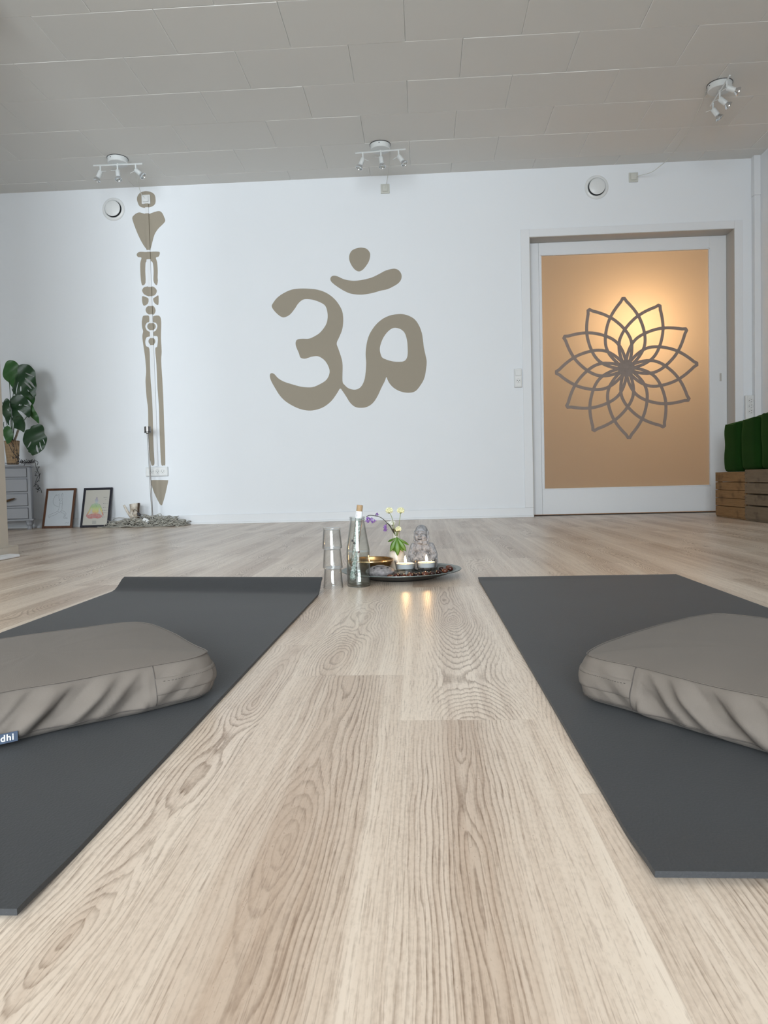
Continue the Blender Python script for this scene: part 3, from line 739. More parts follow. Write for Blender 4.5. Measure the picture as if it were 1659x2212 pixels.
OL_ = [(-.308, .995), (-.319, .968), (-.357, .931), (-.434, .862), (-.490, .811), (-.55, .745), (-.62, .70), (-.72, .69), (-.80, .76), (-.82, .90), (-.76, 1.02), (-.665, 1.107), (-.59, 1.172), (-.515, 1.230), (-.470, 1.214), (-.403, 1.138), (-.352, 1.064), (-.314, 1.018)]
cR = cushion('taupe cushion on the right hand mat', OR_, lambda s: s < .36, (24*17-20, 24*18+24*2), None, 1)
cL = cushion('taupe cushion on the left hand mat with a small blue tag', OL_, lambda s: s < .36, (24*17-20, 24*18+24*2), None, 1)
# blue tag with white lettering
tc, O, nor, S, n = cL
A = Vector((-.4795, .8190)); dirn = Vector((-.49+.434, .811-.862)).normalized()
nv = Vector((-dirn.y, dirn.x))
if nv.dot(Vector((0, -1))) < 0: nv = -nv
lx = -dirn
T = Matrix(((lx.x, -nv.x, 0, A.x+nv.x*.0135), (lx.y, -nv.y, 0, A.y+nv.y*.0135), (0, 0, 1, .0130), (0, 0, 0, 1)))
M_tag = plain('slate_blue_tag', (.060, .085, .135, 1), .8, bmp=.3, bscale=900)
bm = nb(); box(bm, -.052, 0, -.0006, .0006, 0, .0118, T @ Matrix.Rotation(math.radians(6), 4, 'X')); tg = obj('fabric_tag', bm, M_tag, tc, bevel=.0002)
cu = bpy.data.curves.new('tag_text', 'FONT'); cu.body = 'bodhi'; cu.size = .0108; cu.extrude = .0002; cu.offset = .0002; cu.space_character = 1.1
to = bpy.data.objects.new('tmp', cu); C.objects.link(to)
bpy.context.view_layer.update()
me = bpy.data.meshes.new_from_object(to.evaluated_get(bpy.context.evaluated_depsgraph_get()))
bpy.data.objects.remove(to)
wd = max(v.co.x for v in me.vertices)
for v in me.vertices:
    p = Vector((v.co.x-wd-.0045, -.0009-v.co.z, v.co.y+.0030)); v.co = (T @ Matrix.Rotation(math.radians(6), 4, 'X')) @ p
me.materials.append(M_plast)
o = bpy.data.objects.new('lettering', me); C.objects.link(o); o.parent = tg

# ================================================================ CRATES WITH GREEN CUSHIONS
def crate_mat(name, a, b_):
    m, nt, b = mat(name)
    x, y, z = coords(nt)
    r = white(nt, vec(nt, (z/.061).floor(), 2.0, 1.0))[0]
    n1 = noi(nt, vec(nt, x*8.0, y*8.0, z*90.0+r*9.0), 1, 4, .6)
    n2 = noi(nt, vec(nt, x*5.0, y*7.0, z*9.0), 1, 3).ramp(.55, .75)
    c = mix(nt, n1, a, b_); c = mix(nt, n2*.65, c, tuple(v*.22 for v in a[:3])+(1,))
    nt.links.new(c, b.inputs['Base Color']); b.inputs['Roughness'].default_value = .75
    bump(nt, b, n1, .4, .001)
    return m
M_cr1 = crate_mat('amber_crate_wood', (.14, .070, .024, 1), (.36, .205, .080, 1))
M_cr2 = crate_mat('weathered_crate_wood', (.115, .082, .050, 1), (.235, .175, .115, 1))
def crate(label, x0, x1, y0, y1, M, gaps, ht=.302):
    t = thing('wooden_crate', label, 'crate', (0, 0, 0), 0, 'wooden crates along the right wall')
    zz = .012; hts = gaps
    tot = sum(h for h, g in hts)+sum(g for h, g in hts)
    k = (ht-.004-.008)/tot
    for h, g in hts:
        h *= k; g *= k
        for fx in (0, 1):
            bm = nb(); xx = (x0, x0+.010) if fx == 0 else (x1-.010, x1)
            box(bm, xx[0], xx[1], y0+R_.uniform(0, .003), y1-R_.uniform(0, .003), zz, zz+h); s = obj('slat', bm, M, t, bevel=.0015)
            if fx == 0:
                for yy in (y0+.017, y1-.017):
                    for dz in (.3, .7):
                        bm = nb(); ell(bm, (x0-.0002, yy+R_.uniform(-.003, .003), zz+h*dz), (.0012, .0032, .0032), 10, 6); obj('nail', bm, M_hole, s)
            bm = nb(); yy = (y0, y0+.010) if fx == 0 else (y1-.010, y1)
            box(bm, x0+.011, x1-.011, yy[0], yy[1], zz, zz+h); obj('slat', bm, M, t, bevel=.0015)
        zz += h+g
    for xx in (x0+.0105, x1-.0355):
        for yy in (y0+.0105, y1-.0355):
            bm = nb(); box(bm, xx, xx+.025, yy, yy+.025, .001, ht); obj('corner_post', bm, M, t, bevel=.002)
    bm = nb()
    for q in range(4): box(bm, x0+.005+q*(x1-x0-.03)/4, x0+(q+1)*(x1-x0-.03)/4, y0+.005, y1-.005, .002, .0115)
    obj('base_boards', bm, M, t)
crate('amber brown wooden crate nearest the sliding door', 2.004, 2.40, 4.688, 5.168, M_cr1, [(66, 4), (52, 3), (54, 3), (52, 4), (66, 0)])
crate('grey weathered wooden crate right of the amber one', 1.994, 2.395, 4.18, 4.681, M_cr2, [(78, 9), (62, 9), (62, 6), (78, 0)], .314)
def velv(name, col):
    m, nt, b = mat(name); x, y, z = coords(nt)
    n1 = noi(nt, vec(nt, x, y, z), 14, 3); n2 = noi(nt, vec(nt, x, y, z), 600, 2)
    nt.links.new(mix(nt, n1, tuple(c*.75 for c in col[:3])+(1,), col), b.inputs['Base Color'])
    b.inputs['Roughness'].default_value = .95; b.inputs['Sheen Weight'].default_value = .12; b.inputs['Sheen Roughness'].default_value = .4
    b.inputs['Sheen Tint'].default_value = (.3, .6, .15, 1); b.inputs['Specular IOR Level'].default_value = .1
    bump(nt, b, n2, .3, .0006); return m
M_green = velv('dark_green_cotton', (.010, .042, .006, 1))
def green_cushion(label, x0, x1, y0, y1, z0, z1, wob):
    t = thing('bolster_cushion', label, 'cushion', (0, 0, 0), 0, 'green cushions standing on the crates')
    cx, cy = (x0+x1)/2, (y0+y1)/2; hx, hy = (x1-x0)/2, (y1-y0)/2
    def sect(q, e=5.0, k=1.0):
        a = 2*PI*q; c_, s_ = math.cos(a), math.sin(a)
        return (abs(c_)**(2/e)*(1 if c_ > 0 else -1)*hx*k, abs(s_)**(2/e)*(1 if s_ > 0 else -1)*hy*k)
    bm = nb(); rings = []; n = 72
    levels = [(0, .90), (.02, .97)]+[(f/14, 1.0) for f in range(1, 14)]+[(.965, 1.0), (.985, .985)]
    for f, k in levels:
        ring = []
        for i in range(n):
            x, y = sect(i/n, 5, k)
            x += .007*noise.noise(Vector((i/n*6, f*3, wob)))-.010*math.sin(PI*f)*(x < 0)*.6
            y += .009*noise.noise(Vector((wob, f*2.5, i/n*5)))
            z = z0+(z1-z0)*f + (.018*noise.noise(Vector((x*9+wob, y*9, 0))) if f > .9 else 0)
            ring.append(bm.verts.new((cx+x, cy+y, z)))
        rings.append(ring)
    for a in range(len(rings)-1):
        for i in range(n):
            j = (i+1) % n; bm.faces.new((rings[a][i], rings[a][j], rings[a+1][j], rings[a+1][i]))
    bm.faces.new(rings[0][::-1])
    top = [v.co.copy() for v in rings[-1]]
    obj('side_panel', bm, M_green, t, autos=180)
    bm = nb(); prev = None
    for k in range(9):
        q = 1-k/8.4; ring = []
        for i in range(n):
            p = top[i]; ring.append(bm.verts.new((cx+(p.x-cx)*q, cy+(p.y-cy)*q, p.z+.028*(1-q**2.2)+.010*noise.noise(Vector((p.x*25*q, p.y*25, wob+k*.2)))*(1-q))))
        if prev:
            for i in range(n):
                j = (i+1) % n; bm.faces.new((prev[i], prev[j], ring[j], ring[i]))
        prev = ring
    bm.faces.new(prev); obj('top_panel', bm, M_green, t, autos=180)
    bm = nb(); tube(bm, [tuple(p) for p in top]+[tuple(top[0])], .0028, 6); obj('piping', bm, M_green, t, autos=180)
    for i in (int(n*.5+n*.118), int(n*.5-n*.118)):
        bm = nb(); tube(bm, [tuple(Vector(rings_co)) for rings_co in [(cx+sect(i/n, 5)[0]*1.0, cy+sect(i/n, 5)[1], z0+(z1-z0)*f/10) for f in range(1, 10)]]+[tuple(top[i])], .0024, 6)
        obj('piping', bm, M_green, t, autos=180)
green_cushion('dark green cushion nearest the sliding door, standing on the amber crate', 2.022, 2.372, 4.840, 5.098, .3035, .622, 1.0)
green_cushion('middle dark green cushion, standing across both crates', 2.024, 2.375, 4.568, 4.832, .3165, .628, 4.2)
green_cushion('dark green cushion on the weathered crate, cut by the picture edge', 2.020, 2.370, 4.290, 4.560, .3165, .636, 7.7)
# ================================================================ TRAY AND WHAT STANDS ON IT
def PX(x): return x
M_plate = [plain('teal_grey_pewter', (.085, .105, .103, 1), .38, .35, var=.2, scale=60, bmp=.2, bscale=160), plain('shaded_underside', (.012, .013, .013, 1), .45)]  # second material paints the contact shadow below the dish as black
t = thing('serving_dish', 'large round dark metal dish with a pale greenish rim on the floor', 'dish', (-.073, 2.270, 0))
bm = nb(); lathe(bm, [(0, .0035), (.096, .0025), (.100, .0003), (.104, .0005), (.106, .003), (.135, .010), (.168, .0205), (.184, .0240), (.185, .0262), (.183, .0270), (.166, .0235), (.133, .0122), (.10, .0105), (0, .0105)], seg=96)
bmesh.ops.recalc_face_normals(bm, faces=bm.faces)
for f in bm.faces:
    if f.normal.z < .15: f.material_index = 1
obj('dish_body', bm, M_plate, t)
bm = nb(); lathe(bm, [(.1695, .02455), (.1836, .0273), (.1856, .0266), (.1858, .0253), (.1850, .0262), (.183, .02702)], seg=96, closed=True); obj('rim', bm, plain('greenish_pewter_rim', (.20, .235, .225, 1), .35, .5, var=.2, scale=80), t)

# stack of three upside-down glasses
M_gl = thin_glass('drinking_glass', (.985, .99, .99, 1), .55)
def tumbler(z, label):
    o = tag(None, None, None) if False else None
    t_ = thing('drinking_glass', label, 'glass', (-.2615, 2.078, z), 0, 'upside-down glasses stacked on the floor')
    ro_, h_, th = .0283, .0585, .0013
    bm = nb(); lathe(bm, [(ro_-th, 0), (ro_-.0003, 0), (ro_, .0008), (ro_-.0008, .010), (.0243, .050), (.0240, .0515), (.0248, .0525), (.0248, .0575), (.0240, h_), (0, h_), ], seg=48)
    lathe(bm, [(ro_-th, 0), (ro_-.0008-th, .010), (.0243-th, .050), (.0215, .0535), (0, .0545)], seg=48)
    bmesh.ops.remove_doubles(bm, verts=bm.verts, dist=1e-5)
    obj('glass_body', bm, M_gl, t_)
tumbler(.0003, 'clear glass upside down on the floor, bottom of the stack')
tumbler(.0565, 'clear glass upside down in the middle of the stack')
tumbler(.1127, 'clear glass upside down, topmost of the stack')

# water bottle with the crystal wand inside
BX, BY = -.1895, 2.093
t = thing('water_bottle', 'clear glass bottle filled halfway with water beside the glasses', 'bottle', (BX, BY, 0))
out = [(0, .0012), (.020, .0006), (.029, .0002), (.0325, .002), (.0338, .007), (.0333, .014), (.0336, .05), (.0333, .095), (.0332, .1035), (.0325, .110), (.0305, .122), (.0215, .180), (.0203, .186), (.0200, .1895), (.0222, .1905), (.0222, .1925), (.0206, .1935), (.0206, .1950), (.0222, .196), (.0222, .1985), (.0212, .2000), (.0195, .2000)]
inn = [(.0185, .1985), (.0183, .186), (.0198, .179), (.0288, .1215), (.0308, .1095), (.0315, .1030), (.0315, .014), (.030, .0085), (.024, .0062), (0, .0055)]
bm = nb(); lathe(bm, out+inn, seg=64); obj('bottle_body', bm, thin_glass('bottle_glass', (.975, .988, .98, 1), .55), t)
bm = nb(); lathe(bm, [(0, .0052), (.0240, .0059), (.0303, .0082), (.0318, .0138), (.0318, .1005), (0, .1005)], seg=64); obj('water', bm, thin_glass('water_clear', (.975, .987, .98, 1), .85), t)
t = thing('crystal_wand', 'corked glass tube filled with pale crystals leaning in the bottle', 'wand', (BX, BY, 0))
p0 = Vector((-.0185, .0, .0135)); p1 = Vector((.0088, -.0, .233)); ax = (p1-p0).normalized(); LN = (p1-p0).length
T = Matrix.Translation(p0) @ rot_to(ax)
RT = .0100
bm = nb(); lathe(bm, [(0, 0), (.006, .0006), (.0090, .003), (RT, .007), (RT, LN-.018), (RT-.0010, LN-.018), (RT-.0010, .0078), (.0080, .0042), (.005, .002), (0, .0015)], seg=28, M=T); obj('tube', bm, M_gl, t)
bm = nb(); lathe(bm, [(0, LN-.030), (RT-.0014, LN-.030), (RT-.0014, LN-.018), (.0087, LN-.0175), (.0086, LN-.001), (.0078, LN), (0, LN)], seg=24, M=T); obj('cork', bm, plain('cork', (.42, .28, .155, 1), .85, var=.2, scale=500), t)
M_paper = plain('white_paper', (.80, .81, .84, 1), .7, var=.02)
bm = nb(); lathe(bm, [(RT+.0001, LN-.038), (RT+.0004, LN-.038), (RT+.0004, LN-.0175), (RT+.0001, LN-.0175)], seg=28, closed=True, M=T); lab = obj('paper_label', bm, M_paper, t)
bm = nb()
for k in range(4):
    a0 = -PI*.75; pts = [(math.cos(a0+.16*i)*(RT+.0006), math.sin(a0+.16*i)*(RT+.0006), LN-.0215-.004*k-.0003*i) for i in range(5-(k % 2))]
    tube(bm, [T @ Vector(p) for p in pts], .00035, 4)
obj('label_print', bm, plain('slate_ink', (.12, .14, .20, 1), .8), lab)
cols = [(.55, .62, .59, 1), (.72, .77, .75, 1), (.85, .87, .86, 1), (.34, .44, .40, 1)]
MC = [plain('crystal_%s' % n_, c_, .25, var=.2, scale=300) for n_, c_ in zip(('sage', 'pale', 'milk', 'moss'), cols)]
rr = random.Random(3); bm = nb()
for k in range(430):
    a = rr.uniform(0, 2*PI); q = math.sqrt(rr.random())*(RT-.0030); zz = .009+(LN-.045)*k/430
    s_ = rr.uniform(.0018, .0031)
    before = len(bm.verts)
    r_ = bmesh.ops.create_icosphere(bm, subdivisions=1, radius=s_, matrix=T @ Matrix.Translation((q*math.cos(a), q*math.sin(a), zz)) @ Matrix.Rotation(rr.uniform(0, 6), 4, 'X') @ Matrix.Diagonal((1, rr.uniform(.6, 1), rr.uniform(.5, 1.1), 1)))
    mi = rr.choice((0, 1, 1, 2, 3, 0))
    for f in {f for v in r_['verts'] for f in v.link_faces}: f.material_index = mi
cc = obj('crystal_chips', bm, MC, t, smooth=False); cc['kind'] = 'stuff'
bm = nb(); pts = [T @ Vector(((RT+.0012)*math.cos(PI*1.2+q*.5), (RT+.0012)*math.sin(PI*1.2+q*.5), .03+q*.030)) for q in [i*.25 for i in range(21)]]
tube(bm, pts, .0005, 6); obj('orange_spiral', bm, plain('orange_metal', (.75, .38, .22, 1), .25, .9), t)  # thin orange spiral around the tube
for k, (a, zz) in enumerate(((-1.9, .112), (-2.6, .118), (-.6, .088))):
    bm = nb(); ell(bm, T @ Vector(((RT+.0026)*math.cos(a), (RT+.0026)*math.sin(a), zz)), (.0028, .0028, .0036), 12, 8); obj('bead', bm, plain('dark_garnet_%s' % ('bead' * 1), ((.03, .03, .04, 1), (.03, .03, .04, 1), (.14, .025, .015, 1))[k], .15), t)

ZP = .0107
# brass singing bowl
M_brass = plain('aged_brass', (.34, .205, .085, 1), .28, .9, var=.3, scale=60, bmp=.3, bscale=120)
t = thing('singing_bowl', 'small brass singing bowl on the left side of the dish', 'bowl', (-.170, 2.315, .0135))
bm = nb(); lathe(bm, [(0, .0015), (.028, .0015), (.036, .0005), (.054, .010), (.066, .023), (.070, .034), (.0705, .042), (.0690, .0425), (.0665, .041), (.0660, .034), (.062, .024), (.050, .0115), (.034, .0035), (0, .0035)], seg=72); obj('bowl_body', bm, M_brass, t)
bm = nb(); lathe(bm, [(.0712, .0345), (.0718, .0355), (.0718, .0395), (.0712, .0405)], seg=72, closed=True); obj('rim_band', bm, plain('bright_brass', (.72, .50, .27, 1), .25, .95), t)
# soapstone incense burner
M_soap = plain('mottled_soapstone', (.285, .262, .265, 1), .6, var=.45, scale=130, bmp=.3, bscale=260)
t = thing('incense_burner', 'round mottled grey soapstone burner with small holes on top', 'incense burner', (-.133, 2.185, .0138))
bm = nb(); lathe(bm, [(0, 0), (.022, 0), (.034, .004), (.0425, .012), (.044, .016), (.042, .021), (.034, .0275), (.022, .0315), (.012, .0325), (0, .0325)], seg=64); obj('stone_body', bm, M_soap, t)
bm = nb(); lathe(bm, [(0, .0325), (.012, .0328), (.014, .0338), (.013, .0350), (0, .0352)], seg=32); obj('stone_lid', bm, M_soap, t)
for k in range(8):
    a = 2*PI*k/8+.2; r_ = .029
    bm = nb(); ell(bm, (r_*math.cos(a), r_*math.sin(a), .0298), (.0036, .0036, .0014), 14, 8, Matrix.Rotation(a, 4, 'Z') @ Matrix.Rotation(.38, 4, 'Y')); obj('smoke_hole', bm, M_hole, t)
# tealights
M_alu = plain('tealight_aluminium', (.78, .82, .87, 1), .35, .35, var=.03)
M_wax = bpy.data.materials.new('warm_wax'); M_wax.use_nodes = True
b = M_wax.node_tree.nodes['Principled BSDF']; b.inputs['Base Color'].default_value = (.80, .66, .48, 1); b.inputs['Roughness'].default_value = .4
b.inputs['Subsurface Weight'].default_value = .5; b.inputs['Subsurface Radius'].default_value = (.02, .01, .005); b.inputs['Subsurface Scale'].default_value = .3
M_flame = emit('candle_flame', (1, .60, .26, 1), 130)
M_holder = thin_glass('tealight_glass', (.975, .975, .97, 1), .5)
def tealight(x, y, label, zb):
    t_ = thing('tealight_candle', label, 'candle', (x, y, zb), 0, 'tealights burning in glass holders')
    bm = nb(); lathe(bm, [(0, .0003), (.0225, .0003), (.0250, .002), (.0300, .024), (.0335, .0445), (.0325, .0450), (.0318, .0445), (.0284, .0245), (.0238, .0100), (0, .0095)], seg=56); obj('glass_holder', bm, M_holder, t_)
    bm = nb(); lathe(bm, [(0, .0215), (.0262, .0215), (.0268, .0225), (.0272, .0355), (.0278, .0362), (.0268, .0362), (.0266, .0350), (.0262, .0240), (0, .0235)], seg=56); obj('metal_cup', bm, M_alu, t_)
    bm = nb(); lathe(bm, [(0, .0242), (.0256, .0242), (.0258, .0340), (.0255, .0342), (.020, .0330), (0, .0325)], seg=48); obj('wax', bm, M_wax, t_)
    bm = nb(); tube(bm, [(0, 0, .032), (0, 0, .0385), (.0008, 0, .0415)], .0006, 6); obj('wick', bm, M_hole, t_)
    bm = nb(); lathe(bm, [(0, .0395), (.0016, .0402), (.0030, .0440), (.0033, .0470), (.0026, .0520), (.0013, .0570), (0, .0600)], seg=16, sy=.9); obj('flame', bm, M_flame, t_)
tealight(-.0590, 2.238, 'lit tealight in a glass, left of the two', .0110)
tealight(.0055, 2.262, 'lit tealight in a glass in front of the grey figurine', .0110)

# conkers
M_conk = [plain('conker_brown_%s' % n_, c_, .22, var=.35, scale=60) for n_, c_ in (('dark', (.026, .006, .004, 1)), ('mid', (.060, .013, .007, 1)), ('light', (.11, .035, .020, 1)))]
ck = [(-.103, 2.150), (-.083, 2.134), (-.063, 2.150), (-.043, 2.128), (-.040, 2.180), (-.020, 2.145), (.001, 2.150), (-.002, 2.195), (.020, 2.172), (.041, 2.185), (.040, 2.222), (.060, 2.215), (.062, 2.255), (.078, 2.240), (.075, 2.285), (-.082, 2.175), (.052, 2.300), (-.020, 2.196), (.022, 2.212)]
for k, (x, y) in enumerate(ck):
    r_ = math.hypot(x+.073, y-2.27)
    zb = .0106 if r_ < .12 else .0106+(r_-.12)*.30
    s_ = R_.uniform(.0088, .0112)
    bm = nb(); ell(bm, (0, 0, s_*.80), (s_*R_.uniform(.95, 1.15), s_*R_.uniform(.85, 1), s_*.72), 18, 12, Matrix.Rotation(R_.uniform(-.15, .15), 4, 'X'))
    for v in bm.verts: v.co += v.co.normalized()*.0006*noise.noise(v.co*180+Vector((k, 0, 0)))
    o = obj('chestnut', bm, M_conk[R_.choice((0, 0, 1, 1, 2))], None); o.location = (x, y, zb); o.rotation_euler.z = R_.uniform(0, 6)
    tag(o, 'glossy reddish brown chestnut lying in the dark metal dish', 'chestnut', 'chestnuts lying in the dish')

# vase with flowers
VX, VY = -.0905, 2.388
M_vase = plain('cream_glazed_stoneware', (.60, .555, .485, 1), .3, var=.12, scale=40)
t = thing('flower_vase', 'small cream bottle vase with a dark rim holding the flowers', 'vase', (VX, VY, .0108))
bm = nb(); lathe(bm, [(0, 0), (.024, 0), (.027, .004), (.028, .025), (.0265, .050), (.021, .075), (.015, .094), (.0125, .108), (.0125, .130), (.0110, .130), (.0108, .108), (.012, .09), (.008, .08), (0, .08)], seg=40); obj('vase_body', bm, M_vase, t)
bm = nb(); lathe(bm, [(.0126, .1245), (.0138, .126), (.0140, .131), (.0125, .133), (.0108, .132), (.0108, .127)], seg=36, closed=True); obj('vase_rim', bm, plain('dark_bronze_glaze', (.085, .045, .018, 1), .3), t)
M_stem = plain('pale_green_stem', (.22, .27, .10, 1), .5); M_dstem = plain('dark_flower_stem', (.035, .035, .028, 1), .6)
M_cream = plain('cream_petals', (.80, .78, .52, 1), .7, var=.06, scale=200)
M_white = plain('white_petals', (.80, .80, .74, 1), .7, var=.04, scale=200)
M_purp = plain('violet_petals', (.34, .17, .56, 1), .6, var=.25, scale=200)
M_leaf = plain('fresh_green_leaf', (.065, .165, .008, 1), .45, var=.25, scale=60)
NK = Vector((VX, VY, .139))
def pom(c, r, M, label, stempts, seed, group='cream button flowers in the vase'):
    r *= 1.22; c = Vector(c); t_ = thing('button_flower', label, 'flower', tuple(c), 0, group)
    q_ = random.Random(seed)
    bm = nb(); ell(bm, (0, 0, -.001), (r*.66, r*.66, r*.56), 14, 9)
    for k in range(70):
        z = 1-1.75*(k+.5)/70; a = k*2.39996; s_ = math.sqrt(max(0, 1-z*z))
        d = Vector((s_*math.cos(a), s_*math.sin(a), z*.85))
        T_ = Matrix.Translation(d*r*.74) @ rot_to(d+Vector((q_.uniform(-.3, .3), q_.uniform(-.3, .3), q_.uniform(-.3, .3)))) @ Matrix.Rotation(q_.uniform(0, 6), 4, 'Z')
        ell(bm, (0, 0, 0), (r*.22, r*.09, r*.27), 8, 6, T_) if False else lathe(bm, [(0, -r*.2), (r*.16, 0), (r*.12, r*.2), (0, r*.27)], seg=7, sy=.5, M=T_)
    obj('petals', bm, M, t_)
    bm = nb(); tube(bm, [Vector(p)-c for p in cr([Vector(p) for p in stempts], 6, False)], .0010, 8); obj('flower_stem', bm, M_stem, t_)
    bm = nb(); lathe(bm, [(0, -r*.80), (r*.30, -r*.66), (r*.50, -r*.42), (r*.3, -r*.36), (0, -r*.3)], seg=14); obj('calyx', bm, M_stem, t_)
FY = 2.365
def fw(x, z, y=FY): k = y/2.15; return (x*k, y, .3002+(z-.3002)*k)
pom(fw(-.100, .213), .0105, M_cream, 'cream button flower, tall, on the left of the vase', [fw(-.097, .204), fw(-.0915, .188), fw(-.087, .165), fw(-.0845, .142), (NK.x+.001, NK.y, .12)], 1)
pom(fw(-.0665, .2125), .0105, M_cream, 'cream button flower, tall, on the right of the vase', [fw(-.067, .204), fw(-.070, .185), fw(-.074, .160), fw(-.0785, .142), (NK.x+.004, NK.y, .12)], 2)
pom(fw(-.092, .176, 2.395), .0090, M_white, 'white button flower, half open, behind the green stems', [fw(-.092, .17, 2.395), fw(-.088, .155, 2.39), (NK.x, NK.y+.003, .12)], 3, 'white flowers in the vase')
pom(fw(-.102, .176, 2.40), .0065, M_white, 'small white flower bud behind the dark curved stem', [fw(-.102, .172, 2.40), fw(-.094, .156, 2.395), (NK.x-.002, NK.y+.003, .12)], 4, 'white flowers in the vase')
pom(fw(-.0745, .1585, 2.35), .0085, M_cream, 'short cream button flower just above the green leaf', [fw(-.0745, .153, 2.35), fw(-.077, .145, 2.36), (NK.x+.003, NK.y-.003, .12)], 5)
def bells(label, center, n_, spread, stempts, seed):
    c = Vector(center); t_ = thing('bluebell_flower', label, 'flower', tuple(c), 0, 'violet bell flowers in the vase')
    q_ = random.Random(seed)
    for k in range(n_):
        p = Vector((q_.uniform(-1, 1)*spread[0], q_.uniform(-1, 1)*spread[1], q_.uniform(-1, 1)*spread[2]))
        d = Vector((q_.uniform(-.7, .7), q_.uniform(-.7, .5), -q_.uniform(.3, 1.2))).normalized()
        bm = nb(); T_ = Matrix.Translation(p) @ rot_to(d)
        for j in range(6):
            a = j*PI/3
            path = [(0, 0), (.0022, .003), (.0026, .0065), (.0052, .0095)]
            vs = []
            for r_, z in path:
                w = .45 if z < .008 else .10
                vs.append([T_ @ Vector((r_*math.cos(a-w), r_*math.sin(a-w), z)), T_ @ Vector((r_*math.cos(a+w), r_*math.sin(a+w), z))])
            for i in range(3):
                q4 = [bm.verts.new(v) for v in (vs[i][0], vs[i][1], vs[i+1][1], vs[i+1][0])]; bm.faces.new(q4)
        bmesh.ops.remove_doubles(bm, verts=bm.verts, dist=1e-6)
        o = obj('bell', bm, M_purp, t_, autos=180)
        sl = o.modifiers.new('thick', 'SOLIDIFY'); sl.thickness = .0003
    bm = nb(); tube(bm, [Vector(p)-c for p in cr([Vector(p) for p in stempts], 6, False)], .0011, 8); obj('flower_stem', bm, M_dstem, t_)
bells('large drooping cluster of violet bell flowers, farthest left', fw(-.156, .191), 12, (.011, .006, .0065), [fw(-.168, .196), fw(-.158, .2005), fw(-.139, .198), fw(-.124, .1925), fw(-.110, .180), fw(-.094, .160), fw(-.088, .150), (NK.x-.003, NK.y, .12)], 5)
bells('single small violet bell flower pointing up', fw(-.136, .208), 2, (.002, .002, .003), [fw(-.136, .207), fw(-.140, .201), fw(-.1385, .1975)], 6)
bells('violet bell flowers hanging against the vase neck', fw(-.1095, .166), 6, (.0055, .004, .0075), [fw(-.112, .173), fw(-.104, .1745), fw(-.097, .166), fw(-.0925, .156), (NK.x-.002, NK.y-.004, .12)], 7)
# lobed leaf hanging in front of the vase
def leaf(bm, base, tip, w, curve, fold=.15):
    base, tip = Vector(base), Vector(tip); ax_ = tip-base; ln = ax_.length; ax_.normalize()
    side = ax_.cross(Vector((0, -1, 0))).normalized(); nrm = side.cross(ax_).normalized()
    if nrm.y > 0: nrm = -nrm
    rows = []
    for i in range(13):
        s = i/12; ww = w*(math.sin(PI*min(1, s*1.0))**.8)*(.35+.75*s)*1.1 if 0 < s < 1 else 0.0004
        if s > .8: ww = w*.86*((1-s)/.2)**.75*.72 if s < 1 else 0.0002
        c = base+ax_*ln*s+nrm*curve*math.sin(PI*s)
        rows.append([bm.verts.new(c+side*ww*u+nrm*abs(u)*ww*fold*-1) for u in (-1, -.5, 0, .5, 1)])
    for i in range(12):
        for k in range(4): bm.faces.new((rows[i][k], rows[i][k+1], rows[i+1][k+1], rows[i+1][k]))
t = thing('hanging_leaf', 'bright green lobed leaf hanging in front of the vase', 'leaf', (0, 0, 0))
LY = 2.350
B0 = fw(-.0795, .1345, LY)
for tp, w, cv, yy in ((fw(-.0995, .0925, LY-.004), .0085, .003, 0), (fw(-.0785, .080, LY-.010), .0105, .006, 0), (fw(-.0535, .0925, LY-.004), .0085, .004, 0), (fw(-.1065, .1215, LY+.010), .0040, .003, 0), (fw(-.0440, .1105, LY+.006), .0045, .004, 0), (fw(-.0995, .108, LY+.012), .0035, .002, 0), (fw(-.063, .0915, LY-.001), .008, .003, 0), (fw(-.090, .093, LY-.001), .008, .003, 0)):
    bm = nb(); leaf(bm, B0, tp, w, cv); o = obj('leaf_lobe', bm, M_leaf, t, autos=180); s_ = o.modifiers.new('thick', 'SOLIDIFY'); s_.thickness = .0005
bm = nb(); tube(bm, [B0, fw(-.081, .143, 2.358), (NK.x+.002, NK.y-.006, .142)], .0012, 6); obj('leaf_stalk', bm, M_stem, t)

# laughing seated stone figurine
t = thing('buddha_figurine', 'grey stone laughing seated figurine at the back of the dish', 'figurine', (-.006, 2.372, .0108))
def cap(bm, a, b_, ra, rb, n_=7):
    a, b_ = Vector(a), Vector(b_)
    for i in range(n_+1):
        q = i/n_; r_ = ra+(rb-ra)*q; ell(bm, a.lerp(b_, q), (r_, r_, r_), 14, 10)
bm = nb(); m_ = .001
E_ = lambda c, r, M=None: ell(bm, tuple(v*m_ for v in c), tuple(v*m_ for v in r), 20, 14, M)
Cp = lambda a, b_, ra, rb: cap(bm, [v*m_ for v in a], [v*m_ for v in b_], ra*m_, rb*m_)
E_((0, 4, 7), (38, 27, 8)); E_((0, 6, 34), (28, 20, 30)); E_((0, -7, 41), (25, 18, 23))            # base, back, belly
E_((-16, 2, 72), (18, 15, 17)); E_((16, 2, 72), (18, 15, 17)); E_((0, 5, 80), (26, 15, 14))         # chest and shoulders
E_((-12, -9, 71), (13, 8, 12)); E_((12, -9, 71), (13, 8, 12))
Cp((-28, 4, 76), (-37, -2, 52), 11, 10.5); Cp((28, 4, 76), (38, -2, 50), 11, 10.5)                  # upper arms
Cp((-37, -2, 50), (-27, -20, 40), 11, 7.5); Cp((38, -2, 48), (26, -20, 31), 11, 7.5)                # sleeves, forearms
E_((-23, -24, 39), (8.5, 6, 5.5)); E_((21, -24, 29), (9.5, 6.5, 6))
